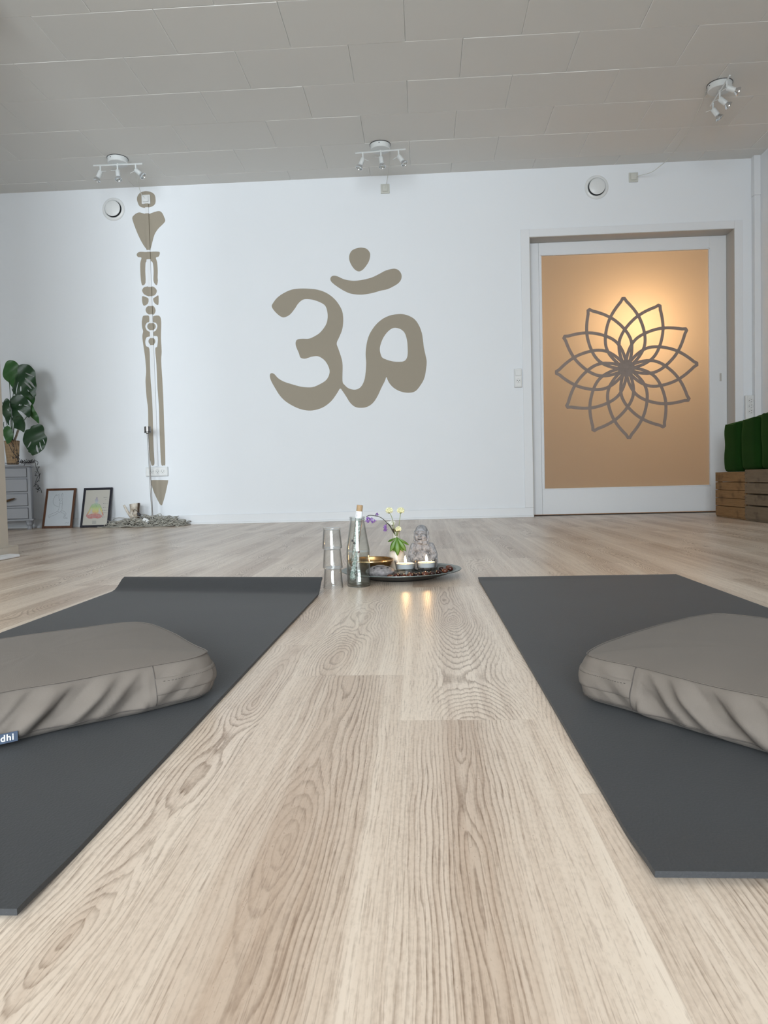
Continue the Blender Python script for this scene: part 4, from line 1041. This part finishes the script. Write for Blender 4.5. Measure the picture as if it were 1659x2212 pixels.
for k in range(4):
    Cp((-30+k*4.1, -28, 38), (-31+k*4.6, -31.5, 31.5), 2.3, 1.9); Cp((13+k*4.6, -28, 28), (12+k*5.0, -31.5, 20.5), 2.4, 2.0)
Cp((-15, -26, 39), (-12, -29, 35), 2.3, 1.9); Cp((30, -26, 31), (32.5, -28, 26), 2.4, 2)
Cp((-31, -4, 17), (-6, -24, 12), 14, 8.5); Cp((34, -4, 16), (4, -25, 11), 14.5, 8.5)                # folded legs
E_((-2, -29, 10), (13, 6, 5)); E_((14, -31, 6), (11, 5, 4)); E_((-16, -28, 7), (9, 6, 5))
for q in (-1, 1):                                                                                   # robe edges
    Cp((q*20, -9, 88), (q*9, -20, 60), 2.6, 2.6); Cp((q*28, -10, 76), (q*38, -12, 54), 2.0, 2.4); Cp((q*40, -9, 50), (q*35, -21, 33), 2.4, 2.4); Cp((q*42, 2, 54), (q*44, -2, 28), 4, 6); Cp((q*34, -12, 62), (q*30, -17, 45), 1.8, 1.8)
Cp((-22, -22, 54), (22, -22, 54), 1.7, 1.7)
Hd = Matrix.Rotation(math.radians(-14), 4, 'Z')
KH = 1.13
def Hh(c): v = Hd @ Vector((c[0]*KH, c[1]*KH, (c[2]-112)*KH)); return (v.x-3, v.y-4, v.z+118)
HE = lambda c, r: ell(bm, tuple(v*m_ for v in Hh(c)), tuple(v*m_*KH for v in r), 20, 14, Hd)
HC = lambda a, b_, ra, rb: cap(bm, [v*m_ for v in Hh(a)], [v*m_ for v in Hh(b_)], ra*m_*KH, rb*m_*KH)
HE((0, 1, 113), (18.5, 19, 21)); HE((0, 4, 119), (17.5, 18, 17)); HE((0, -3, 98), (18.5, 15, 12)); HE((0, 0, 90), (16, 13, 9))
HE((-9.5, -12.0, 104), (7.6, 6.0, 6.6)); HE((9.5, -12.0, 104), (7.6, 6.0, 6.6)); HE((0, -19.5, 108.5), (2.9, 3.4, 5.0)); HE((-3.6, -18.4, 105.6), (2.5, 2.4, 2.2)); HE((3.6, -18.4, 105.6), (2.5, 2.4, 2.2)); HE((0, -20.0, 105.5), (2.6, 2.6, 2.4))
HC((-13, -13.0, 117), (-3.5, -18.6, 119), 1.9, 1.7); HC((13, -13.0, 117), (3.5, -18.6, 119), 1.9, 1.7)   # brows
HC((-11, -14.8, 113.5), (-5, -17.6, 113), 1.4, 1.4); HC((11, -14.8, 113.5), (5, -17.6, 113), 1.4, 1.4)
HC((-9.5, -14.6, 101.5), (0, -19.0, 100.8), 1.5, 1.5); HC((9.5, -14.6, 101.5), (0, -19.0, 100.8), 1.5, 1.5); HC((-9.0, -14.4, 99.5), (0, -17.6, 90.6), 1.4, 1.9); HC((9.0, -14.4, 99.5), (0, -17.6, 90.6), 1.4, 1.9)
HE((0, -12.5, 87), (8, 6, 5)); HC((-13, -4, 85), (13, -4, 85), 7, 7)
for q in (-1, 1):
    HE((q*19.2, 3, 112), (3.2, 4.2, 7.5)); HE((q*19.8, 2, 100), (3.2, 3.4, 8)); HE((q*19.2, 0, 91), (3.8, 3.8, 5))
m_st, nt, b = mat('antiqued_grey_stone')
x, y, z = coords(nt)
n1 = noi(nt, vec(nt, x, y, z), 120, 4, .6); n2 = noi(nt, vec(nt, x, y, z), 600, 2)
c = mix(nt, n1.ramp(.25, .75), (.15, .15, .16, 1), (.30, .305, .32, 1)); c = mix(nt, n2.ramp(.55, .7)*.35, c, (.45, .44, .44, 1))
nt.links.new(c, b.inputs['Base Color']); b.inputs['Roughness'].default_value = .75; bump(nt, b, n2+n1, .5, .0006)
o = obj('body', bm, m_st, t, autos=180)
rm = o.modifiers.new('remesh', 'REMESH'); rm.mode = 'VOXEL'; rm.voxel_size = .00062; rm.use_smooth_shade = True
sm_ = o.modifiers.new('smooth', 'SMOOTH'); sm_.factor = .5; sm_.iterations = 1
bm = nb(); ell(bm, tuple(v*m_ for v in Hh((0, -17.4, 96.6))), (.0072, .0016, .0034), 14, 8, Hd); obj('open_mouth', bm, M_hole, t)
bm = nb(); ell(bm, tuple(v*m_ for v in Hh((0, -18.9, 98.9))), (.0060, .0010, .0012), 12, 6, Hd); obj('teeth', bm, m_st, t)
for q in (-1, 1):
    bm = nb(); cap(bm, [v*m_ for v in Hh((q*10.2, -15.2, 111.3))], [v*m_ for v in Hh((q*5.0, -17.8, 111.4))], .0009, .0009); obj('eye', bm, M_hole, t)
    bm = nb(); ell(bm, (-.0+q*.010, -.0228, .048 if q > 0 else .052), (.0012, .0006, .0012), 8, 6) ; bm.free()
bm = nb(); ell(bm, (0, -.0252, .044), (.0016, .0007, .0022), 10, 6); obj('navel', bm, M_hole, t)
# ================================================================ FLOOR LAMP, LIGHT CHAINS, LOG
t = thing('floor_lamp', 'slim steel floor lamp standing in the grey string light pile', 'floor lamp', (-2.045, 5.455, 0))
bm = nb(); lathe(bm, [(0, .0005), (.085, .0005), (.086, .006), (.080, .009), (.01, .011), (0, .011)], seg=40); obj('base', bm, M_steel, t)
bm = nb(); tube(bm, [(0, 0, .01), (-.002, 0, .15), (-.013, .005, .698)], .0062, 14); obj('pole', bm, M_steel, t)
bm = nb(); lathe(bm, [(0, .697), (.010, .697), (.012, .703), (.0245, .705), (.0245, .751), (.020, .753), (.018, .748), (0, .744)], c=(-.014, .005, 0), seg=32); lamp_head = obj('lamp_head', bm, M_steel, t)
bm = nb(); lathe(bm, [(.0246, .708), (.0250, .709), (.0250, .713), (.0246, .714)], c=(-.014, .005, 0), seg=32, closed=True); obj('black_ring', bm, plain('gloss_black', (.02, .02, .02, 1), .25), lamp_head)

M_wire = plain('grey_beige_flex', (.42, .40, .35, 1), .6, var=.25, scale=30)
M_wireb = plain('black_flex', (.014, .013, .018, 1), .5)
def tangle(name, label, M, n_, x0, x1, yc, dy, hmax, r, leaves, seed, Ml):
    q = random.Random(seed); bm = nb()
    for k in range(n_):
        cx = q.uniform(x0, x1); env = math.sin(PI*min(1, max(0, (cx-x0)/(x1-x0))))**.6
        cy = yc+q.uniform(-dy, dy); rad = q.uniform(.03, .10)
        lift = q.uniform(.2, 1)*hmax*env
        a0 = q.uniform(0, 6.28); n2 = 18; sp = q.uniform(.7, 1.2); asp = q.uniform(.35, .9)
        pts = []
        for i in range(n2+1):
            a = a0+2*PI*sp*i/n2
            x = cx+rad*math.cos(a)*1.2; y = cy+rad*asp*math.sin(a)
            y = max(yc-dy-.03, min(D-.026, y)); x = max(x0-.03, min(x1+.03, x))
            for ox, oy, orr in ((-2.192, 5.475, .046), (-2.24, 5.463, .02), (-2.047, 5.456, .012), (-2.075, 5.40, .03)):
                dd_ = math.hypot(x-ox, y-oy)
                if dd_ < orr: x = ox+(x-ox)/max(dd_, .001)*orr; y = min(D-.026, oy+(y-oy)/max(dd_, .001)*orr)
            z = r+.002+max(0, lift*(.5+.5*math.sin(a*1.4+k)))
            pts.append((x, y, z))
        tube(bm, cr([Vector(p) for p in pts], 2, False), r, 5)
    w = obj('wire', bm, M, None, autos=180)
    bm = nb()
    for k in range(leaves):
        cx = q.uniform(x0, x1); env = math.sin(PI*min(1, max(0, (cx-x0)/(x1-x0))))**.5
        p = Vector((cx, yc+q.uniform(-dy-.02, dy), q.uniform(.004, .6*hmax*env+.008)))
        d = Vector((q.uniform(-1, 1), q.uniform(-1, .4), q.uniform(-.4, .7))).normalized()
        tube(bm, [p, p+d*.008, p+d*.016, p+d*.024], .002, 6, [r*1.4, .0034, .0028, .0006])
    w2 = obj('tiny_lamps', bm, Ml, w, autos=180); w2['kind'] = 'stuff'
    w.name = name
    return tag(w, label, 'string lights')
tangle('string_lights', 'pile of tangled grey string lights on the floor against the wall', M_wire, 95, -2.36, -1.82, 5.46, .070, .088, .0026, 380, 11, plain('pale_grey_bulbs', (.50, .48, .42, 1), .5, var=.2))
q = random.Random(5); bm = nb()
for k in range(16):
    x = -2.45+.09*q.random(); tube(bm, cr([Vector((x+i*.035, 5.40+.02*q.uniform(-1, 1), .003+.006*q.random())) for i in range(5)], 3, False), .0018, 5)
o = obj('loose_wire', bm, M_wire, bpy.data.objects['string_lights'], autos=180)
t = thing('power_adapter', 'white plug-in adapter lying on the grey string lights', 'power adapter', (-2.075, 5.40, .045))
Mx = Matrix.Rotation(.5, 4, 'Y') @ Matrix.Rotation(-.5, 4, 'X')
bm = nb(); box(bm, -.024, .024, -.016, .016, -.014, .014, Mx); obj('adapter_body', bm, M_plast, t, bevel=.004)
bm = nb(); tube(bm, cr([Vector(p) for p in ((-.02, 0, .010), (-.045, -.01, .05), (-.07, .01, .075), (-.095, .02, .085), (-.11, .02, .05))], 5, False), .0018, 6); obj('cord', bm, M_wireb, t)
bm = nb(); box(bm, -.012, .012, -.008, .008, -.009, .009, Matrix.Translation((-.048, -.01, .052)) @ Matrix.Rotation(.9, 4, 'Y')); obj('black_plug', bm, M_wireb, t, bevel=.002)

def bark():
    m, nt, b = mat('birch_bark'); x, y, z = coords(nt)
    n1 = noi(nt, vec(nt, x*34.0, y*34.0, z*20.0), 1, 4, .6); n2 = noi(nt, vec(nt, x*40.0, y*40.0, z*160.0), 1, 3)
    c = mix(nt, n1.ramp(.35, .65), (.34, .27, .20, 1), (.72, .66, .58, 1)); c = mix(nt, n2.ramp(.64, .76)*.6, c, (.05, .035, .025, 1))
    nt.links.new(c, b.inputs['Base Color']); b.inputs['Roughness'].default_value = .8; bump(nt, b, n1+n2, .5, .002); return m
M_bark = bark()
t = thing('birch_log', 'short birch log with a side branch standing behind the string lights', 'log', (-2.192, 5.475, 0))
bm = nb(); n_ = 28; rings = []
for k in range(14):
    f = k/13; z = .001+f*.172; r0 = .029+.010*f**1.5+.004*(1-f)**2; ring = []
    for i in range(n_):
        a = 2*PI*i/n_; r_ = r0*(1+.06*noise.noise(Vector((math.cos(a)*1.5, math.sin(a)*1.5, f*2))))
        ring.append(bm.verts.new((r_*math.cos(a)+.006*f, r_*math.sin(a), z+(.006*math.cos(a+.5) if k == 13 else 0))))
    rings.append(ring)
for a in range(13):
    for i in range(n_): bm.faces.new((rings[a][i], rings[a][(i+1) % n_], rings[a+1][(i+1) % n_], rings[a+1][i]))
bm.faces.new(rings[0][::-1]); bm.faces.new(rings[-1]); obj('trunk', bm, M_bark, t)
bm = nb(); tube(bm, [(-.008, -.01, .062), (-.030, -.012, .088), (-.050, -.014, .120), (-.072, -.014, .166)], .01, 14, [.014, .0105, .0088, .0082]); obj('branch', bm, M_bark, t)
bm = nb(); tube(bm, [(.034, -.014, .02), (.036, -.016, .09), (.043, -.016, .180)], .006, 10, [.0075, .007, .0075]); obj('bark_ridge', bm, plain('dark_bark', (.06, .035, .022, 1), .85), t)

# ================================================================ FRAMED DRAWINGS
def frame(label, x, M, w, h):
    t_ = thing('picture_frame', label, 'framed picture', (x, 5.485, .0015), 0, 'framed drawings leaning on the wall')
    t_.rotation_euler = (-.315, 0, 0)
    fw_ = .0175
    bm = nb()
    for a in ((0, fw_, 0, h), (w-fw_, w, 0, h)): box(bm, a[0], a[1], 0, .013, a[2], a[3])
    for a in ((fw_, w-fw_, 0, fw_), (fw_, w-fw_, h-fw_, h)): box(bm, a[0], a[1], 0, .013, a[2], a[3])
    obj('frame', bm, M, t_, bevel=.0015)
    bm = nb(); box(bm, fw_-.002, w-fw_+.002, .006, .011, fw_-.002, h-fw_+.002); obj('backing_board', bm, M_hole, t_)
    return t_
M_fw = plain('dark_orange_stained_wood', (.115, .042, .016, 1), .4, var=.3, scale=40, stretch=(1, 1, .2)); M_fb = plain('black_painted_wood', (.012, .012, .022, 1), .35)
M_ink = plain('pencil_line', (.12, .13, .16, 1), .8)
w, h = .237, .319
t = frame('wood-framed line drawing of a lunging figure, nearest the dresser', -2.925, M_fw, w, h)
bm = nb(); box(bm, .017, w-.017, .0035, .006, .017, h-.017); paper = obj('drawing', bm, plain('cool_white_paper', (.56, .60, .64, 1), .6, var=.03, scale=8), t)
def f1(x, y, X0=133, Y0=103, SL=-38/424., WX=308., Y1=527.): return ((x-(X0+(y-Y0)*SL))/WX*w, .0033, (Y1-y)/424.*h)
bm = nb()
for ln in ([(240, 168), (222, 185), (210, 215), (204, 248), (212, 272), (232, 290), (252, 298), (266, 302)], [(270, 160), (256, 172), (240, 180), (228, 172)], [(264, 172), (262, 200), (268, 235)],
           [(275, 250), (272, 262), (268, 300), (262, 330), (254, 346)], [(299, 235), (300, 262), (296, 300), (298, 325), (292, 340)], [(275, 262), (285, 272), (296, 262)], [(254, 346), (262, 358), (272, 360), (284, 352), (292, 340)],
           [(292, 340), (315, 350), (336, 366), (338, 385), (326, 412), (336, 418), (352, 421), (350, 426), (316, 422), (322, 395), (318, 374), (298, 366), (284, 352)],
           [(254, 346), (232, 358), (205, 370), (175, 382), (162, 392), (166, 416), (174, 414), (174, 400), (196, 396), (228, 384), (256, 366)], [(280, 203), (292, 206), (302, 212), (298, 224), (288, 236), (276, 240), (272, 226), (278, 214)],
           [(286, 196), (292, 170), (298, 152)], [(302, 200), (304, 176), (300, 158)], [(284, 216), (292, 218)], [(330, 480), (345, 470), (360, 478), (372, 468)]):
    tube(bm, [tuple(p) for p in cr([Vector(f1(*p)) for p in ln], 3, False)], .00062, 4)
obj('figure_lines', bm, M_ink, paper)
w, h = .2265, .317
t = frame('black-framed chakra drawing of a cross-legged figure', -2.626, M_fb, w, h)
bm = nb(); box(bm, .017, w-.017, .0035, .006, .017, h-.017); paper = obj('drawing', bm, plain('cream_paper', (.54, .52, .47, 1), .6, var=.03, scale=8), t)
def f2(x, y): return ((x-(523+(y-97)*(-36/421.)))/319.*w, .0032, (518-y)/421.*h)
M_chk = bpy.data.materials.new('chakra_watercolour'); M_chk.use_nodes = True
nt = M_chk.node_tree; b = nt.nodes['Principled BSDF']; x, y, z = coords(nt)
rp = nt.nodes.new('ShaderNodeValToRGB'); zt = (z + noi(nt, vec(nt, x, y, z), 45, 3)*.02 - .01)*(1/.317); nt.links.new(zt.s, rp.inputs[0])
E_ = rp.color_ramp.elements; E_[0].position = .20; E_[0].color = (.50, .035, .06, 1); E_[1].position = .78; E_[1].color = (.20, .12, .26, 1)
for p_, c_ in ((.30, (.50, .05, .06, 1)), (.345, (.62, .16, .05, 1)), (.40, (.66, .50, .06, 1)), (.46, (.52, .62, .10, 1)), (.52, (.26, .50, .12, 1)), (.585, (.30, .50, .30, 1)), (.63, (.35, .45, .55, 1)), (.70, (.28, .26, .42, 1))):
    e = E_.new(p_); e.color = c_
nt.links.new(mix(nt, noi(nt, vec(nt, x, y, z), 60, 3)*.5+.18, rp.outputs[0], (.54, .52, .47, 1)), b.inputs['Base Color']); b.inputs['Roughness'].default_value = .7
def pl(bm, pts, k=0):
    P = cr([Vector((f2(*p)[0], f2(*p)[2], 0)) for p in pts], 3)
    plate(bm, [(p.x, p.y) for p in P], [], .0031-k*.0001, .0036)
bm = nb()
pl(bm, [(650, 258), (636, 268), (614, 276), (612, 300), (620, 330), (622, 362), (648, 372), (686, 362), (690, 328), (698, 300), (704, 276), (684, 268), (670, 258)])
pl(bm, [(618, 276), (606, 290), (588, 330), (566, 366), (552, 392), (556, 408), (566, 396), (582, 368), (602, 334), (614, 306)], 1)
pl(bm, [(700, 276), (712, 292), (726, 330), (738, 364), (744, 392), (738, 404), (732, 386), (718, 354), (704, 330), (696, 306)], 1)
pl(bm, [(645, 372), (612, 374), (580, 388), (562, 402), (574, 420), (610, 426), (645, 418), (684, 426), (718, 416), (730, 402), (714, 386), (682, 372)], 2)
pl(bm, [(666, 212), (650, 222), (648, 240), (658, 256), (668, 260), (678, 254), (684, 238), (680, 222)], 2); pl(bm, [(668, 196), (660, 204), (662, 214), (676, 214), (678, 204)], 3)
obj('painted_figure', bm, M_chk, paper, smooth=False)
bm = nb()
for ln in ([(618, 276), (600, 300), (582, 342), (556, 386)], [(700, 276), (720, 310), (742, 368), (744, 392)], [(560, 402), (590, 382), (650, 388), (700, 380), (730, 402)], [(590, 420), (645, 396), (700, 420)], [(650, 260), (655, 280), (664, 300), (670, 280), (674, 262)]):
    tube(bm, [tuple(p) for p in cr([Vector((f2(*p)[0], .0030, f2(*p)[2])) for p in ln], 3, False)], .0004, 4)
for yy, xa in ((203, 748), (228, 752), (268, 744), (310, 742), (342, 738), (366, 740), (412, 734)):
    n_ = 2 if yy == 228 else 6
    for i in range(n_):
        xx = xa+i*8+(8 if yy == 228 else 0); p = f2(xx, yy); 
        if yy != 228 and i == 0: ell(bm, (p[0], .0031, p[2]), (.0028, .0004, .0028), 10, 6)
        elif i % 5 != 4: box(bm, p[0], p[0]+.0046, .0029, .0034, p[2]-.0008, p[2]+.0009)
for yy in (452, 460, 468, 476):
    for i in range(5): p = f2(622+i*9, yy); box(bm, p[0], p[0]+.0052, .0029, .0034, p[2]-.0010, p[2]+.0008)
obj('figure_lines', bm, M_ink, paper)

# ================================================================ DRESSER
M_dr = paint('pale_grey_dresser_paint', (.36, .375, .41, 1), .02, 120, .5)
A27 = math.radians(24)
t = thing('dresser', 'pale grey chest of drawers with turned feet behind the partition', 'dresser', (-2.932, 5.395, 0), A27)
# local: x to the right (0 = right edge), -y towards the room
Wd, Dp = .52, .175
bm = nb(); box(bm, -Wd+.014, -.014, .004, Dp-.004, .078, .472); obj('carcass', bm, M_dr, t, bevel=.003)
bm = nb(); box(bm, -Wd, 0, -.012, Dp, .472, .490); obj('top_board', bm, M_dr, t, bevel=.005)
bm = nb(); box(bm, -Wd+.004, -.004, -.006, Dp-.002, .066, .080); obj('base_moulding', bm, M_dr, t, bevel=.004)
M_bronze = plain('brown_carved_handle', (.12, .065, .025, 1), .4, .2, var=.3, scale=80)
for a, b_ in ((.397, .462), (.289, .381), (.181, .271), (.085, .163)):
    bm = nb(); box(bm, -Wd+.038, -.038, -.006, .01, a, b_); dd = obj('drawer', bm, M_dr, t, bevel=.003)
    bm = nb(); box(bm, -Wd+.036, -.036, .0015, .006, a-.002, b_+.002); obj('drawer_gap', bm, M_hole, dd)
    if a == .181:
        bm = nb(); ell(bm, (-.1665, -.030, .224), (.050, .015, .008), 24, 12, Matrix.Rotation(-.30, 4, 'Y')); ell(bm, (-.190, -.028, .216), (.030, .012, .007), 20, 10, Matrix.Rotation(-.2, 4, 'Y')); tube(bm, [(-.175, -.030, .220), (-.175, -.004, .222)], .006, 10)
        hh_ = obj('handle', bm, M_bronze, dd); hh_['label'] = 'brown carved leaf-shaped handle'
for xx in (-.036, -Wd+.036):
    for yy in (.028, Dp-.03):
        bm = nb(); lathe(bm, [(0, .0005), (.014, .0005), (.017, .008), (.013, .018), (.012, .026), (.019, .032), (.022, .044), (.019, .054), (.024, .058), (.024, .067), (0, .067)], c=(xx, yy, 0), seg=24); obj('foot', bm, M_dr, t)
# pot with monstera
PXc, PYc = -3.062, 5.37
def wick():
    m, nt, b = mat('woven_cane'); x, y, z = coords(nt)
    g = (x*760.0).sin().gt(-.1)*(z*760.0).sin().gt(-.1)
    g2 = noi(nt, vec(nt, x, y, z), 90, 2)
    c = mix(nt, g, (.48, .33, .19, 1), (.06, .04, .028, 1)); c = mix(nt, g2*.3, c, (.30, .19, .10, 1))
    nt.links.new(c, b.inputs['Base Color']); b.inputs['Roughness'].default_value = .7; return m
t = thing('monstera_plant', 'monstera with split leaves in a woven cane basket on the dresser', 'plant', (PXc, PYc, .491))
bm = nb(); lathe(bm, [(0, 0), (.036, 0), (.040, .004), (.052, .165), (.054, .175), (.050, .178), (.046, .172), (.036, .01), (0, .01)], seg=40); obj('cane_basket', bm, wick(), t)
bm = nb(); lathe(bm, [(0, .160), (.048, .160), (.048, .162), (0, .166)], seg=24); obj('soil', bm, M_hole, t)
bm = nb(); tube(bm, [(.015, 0, .16), (.060, -.01, .26)], .008, 10); tube(bm, [(-.005, .01, .16), (.04, 0, .215)], .006, 8); obj('moss_stake', bm, M_bark, t)
def mleaf_mat(name, a, b_):
    m, nt, b = mat(name); x, y, z = coords(nt); n1 = noi(nt, vec(nt, x, y, z), 9, 3)
    nt.links.new(mix(nt, n1, a, b_), b.inputs['Base Color']); b.inputs['Roughness'].default_value = .38; return m
M_ml = mleaf_mat('dark_monstera_leaf', (.006, .028, .008, 1), (.016, .065, .016, 1)); M_ml2 = mleaf_mat('young_monstera_leaf', (.020, .085, .018, 1), (.045, .15, .030, 1))
M_ms = plain('monstera_stalk', (.04, .085, .03, 1), .5)
def LX(p): return (-2.980+(p[0]/5.267-30)*.00333, 1.223-(740+p[1]/5.267-788)*.00357)
def leaf_blade(outline, slots, y, M, stem, lean, curl=.10, axis=None):
    """blade outline in local metres, standing about upright at depth y, bent backwards towards its edges"""
    O = [LX(p) for p in outline]; O = [(p.x, p.y) for p in cr([Vector((a, b_, 0)) for a, b_ in O], 4)]
    hl = []
    for (a, b_, w_) in slots:
        A, B = Vector(LX(a)), Vector(LX(b_)); d = B-A; L_2 = d.length/2; u = d.normalized(); v = Vector((-u.y, u.x)); c_ = (A+B)/2; w_ = w_/5.267*.0034/2
        hl.append([tuple(c_+u*L_2*math.cos(2*PI*i/16)+v*w_*math.sin(2*PI*i/16)) for i in range(16)])
    bm = nb(); plate(bm, O, hl, -.0005, .0005)
    bmesh.ops.triangulate(bm, faces=bm.faces)
    bmesh.ops.subdivide_edges(bm, edges=[e_ for e_ in bm.edges if e_.calc_length() > .010], cuts=3, use_grid_fill=False)
    bmesh.ops.triangulate(bm, faces=bm.faces)
    cx = sum(p[0] for p in O)/len(O); cz = sum(p[1] for p in O)/len(O)
    ax_ = Vector(axis or (0.3, -1)).normalized(); sd = Vector((-ax_.y, ax_.x))
    for v in bm.verts:
        r_ = Vector((v.co.x-cx, v.co.z-cz)); q_ = r_.dot(sd); s_ = r_.dot(ax_)
        yy = y+v.co.y + lean*s_ + curl*abs(q_) + .006*math.sin(s_*60+q_*20)
        v.co = Vector((v.co.x-PXc, yy-PYc, v.co.z-.491))
    obj('leaf', bm, M, t, autos=35)
    bm = nb(); mid = [Vector((cx, 0, cz))]
    tube(bm, [Vector(p)-Vector((PXc, PYc, .491)) for p in cr([Vector(p) for p in stem], 6, False)], .0024, 6); obj('stalk', bm, M_ms, t, autos=180)
root = (PXc+.005, PYc, .66)
leaf_blade([(20, 190), (60, 185), (110, 205), (145, 245), (158, 300), (150, 350), (120, 400), (80, 450), (58, 492), (35, 470), (0, 430), (-50, 380), (-60, 300), (-20, 220)], [], 5.385, M_ml2, [root, (-3.075, 5.40, .95), (-3.07, 5.385, 1.12)], .1)
leaf_blade([(160, 268), (185, 246), (230, 237), (285, 250), (335, 288), (366, 328), (368, 395), (397, 490), (380, 545), (384, 588), (350, 628), (322, 632), (290, 600), (240, 585), (190, 575), (130, 580), (95, 545), (70, 505), (100, 440), (148, 345)],
           [((245, 335), (352, 382), 12), ((250, 392), (378, 508), 24), ((245, 442), (338, 520), 18), ((282, 522), (352, 612), 16), ((76, 508), (126, 405), 12), ((134, 566), (162, 432), 10), ((190, 540), (198, 482), 14)], 5.335, M_ml, [root, (-3.05, 5.38, .95), (-2.99, 5.34, 1.16)], -.15, axis=(.5, -.86))
leaf_blade([(175, 562), (200, 540), (240, 533), (290, 550), (325, 590), (328, 640), (302, 684), (260, 640), (215, 600)], [], 5.365, M_ml2, [root, (-3.02, 5.38, .88), (-2.94, 5.365, .98)], .1, axis=(.6, -.8))
leaf_blade([(300, 685), (320, 690), (350, 760), (380, 840), (383, 893), (350, 872), (300, 832), (275, 790), (285, 730)], [], 5.350, M_ml2, [root, (-2.98, 5.38, .80), (-2.88, 5.35, .90)], .1, axis=(.4, -.9))
leaf_blade([(80, 622), (110, 590), (160, 578), (220, 590), (270, 625), (300, 680), (310, 740), (318, 800), (300, 832), (250, 800), (205, 762), (165, 748), (190, 785), (238, 850), (260, 900), (247, 960), (230, 990), (200, 970), (150, 950), (110, 935), (100, 880), (92, 810), (78, 760), (74, 690)],
           [((170, 690), (206, 690), 22), ((84, 860), (100, 805), 12), ((240, 690), (290, 708), 10)], 5.315, M_ml, [root, (-3.06, 5.36, .85), (-3.03, 5.32, 1.0)], -.1, axis=(.4, -.9))
leaf_blade([(30, 615), (72, 640), (82, 700), (98, 800), (82, 860), (78, 915), (45, 870), (0, 800), (-20, 700)], [((56, 740), (70, 748), 10)], 5.30, M_ml, [root, (-3.08, 5.34, .80), (-3.08, 5.30, .95)], -.1)
leaf_blade([(360, 917), (330, 930), (310, 955), (262, 965), (236, 1010), (232, 1070), (250, 1130), (280, 1172), (300, 1185), (306, 1205), (335, 1222), (352, 1246), (400, 1232), (440, 1212), (490, 1172), (517, 1110), (513, 1050), (490, 1010), (487, 960), (455, 915), (412, 905), (380, 915)],
           [((284, 1160), (334, 1090), 16), ((402, 1132), (422, 1218), 22), ((432, 1100), (466, 1192), 12), ((465, 1066), (502, 1124), 9)], 5.285, M_ml, [root, (-3.0, 5.32, .83), (-2.93, 5.30, .82), (-2.912, 5.285, .76)], -.12, axis=(.1, -1))
leaf_blade([(50, 920), (100, 930), (128, 975), (131, 1040), (105, 1100), (60, 1110), (30, 1050), (15, 960)], [], 5.27, M_ml2, [root, (-3.08, 5.31, .76), (-3.06, 5.27, .80)], -.1)

# black string lights on the dresser
q = random.Random(21); bm = nb()
def bl(pts, r=.0020): tube(bm, cr([Vector(p) for p in pts], 4, False), r, 6)
bl([(-3.02, 5.27, .67), (-2.985, 5.26, .62), (-2.99, 5.26, .57), (-2.955, 5.27, .53), (-2.945, 5.28, .500), (-2.90, 5.32, .497), (-2.87, 5.33, .50), (-2.868, 5.335, .475), (-2.860, 5.335, .445), (-2.842, 5.335, .410), (-2.850, 5.335, .370), (-2.868, 5.335, .350), (-2.858, 5.335, .325), (-2.838, 5.335, .300), (-2.832, 5.335, .272)])
bl([(-3.03, 5.27, .64), (-3.00, 5.26, .585), (-2.975, 5.26, .55), (-2.965, 5.27, .51), (-3.0, 5.29, .497), (-3.04, 5.29, .497), (-3.07, 5.28, .50)])
bl([(-2.842, 5.335, .410), (-2.862, 5.333, .385), (-2.876, 5.335, .350), (-2.880, 5.335, .322), (-2.865, 5.335, .318), (-2.850, 5.335, .315)])
bl([(-2.99, 5.29, .497), (-2.94, 5.31, .50), (-2.90, 5.34, .505), (-2.865, 5.335, .512), (-2.85, 5.335, .500), (-2.858, 5.335, .480)])
for k in range(58):
    u = q.random()
    if u < .55: p = Vector((q.uniform(-2.99, -2.865), q.uniform(5.28, 5.36), .4975+q.random()*.012))
    elif u < .72: p = Vector((q.uniform(-3.0, -2.95), 5.26, q.uniform(.52, .62)))
    else: p = Vector((q.uniform(-2.875, -2.838), 5.335, q.uniform(.29, .47)))
    d = Vector((q.uniform(-1, 1), q.uniform(-.5, .3), q.uniform(-.6, .9))).normalized(); bl([p, p+d*.011, p+d*.022], .0021)
o = obj('string_lights', bm, M_wireb, None, autos=180)
tag(o, 'black string lights draped over the dresser top and hanging down its corner', 'string lights')
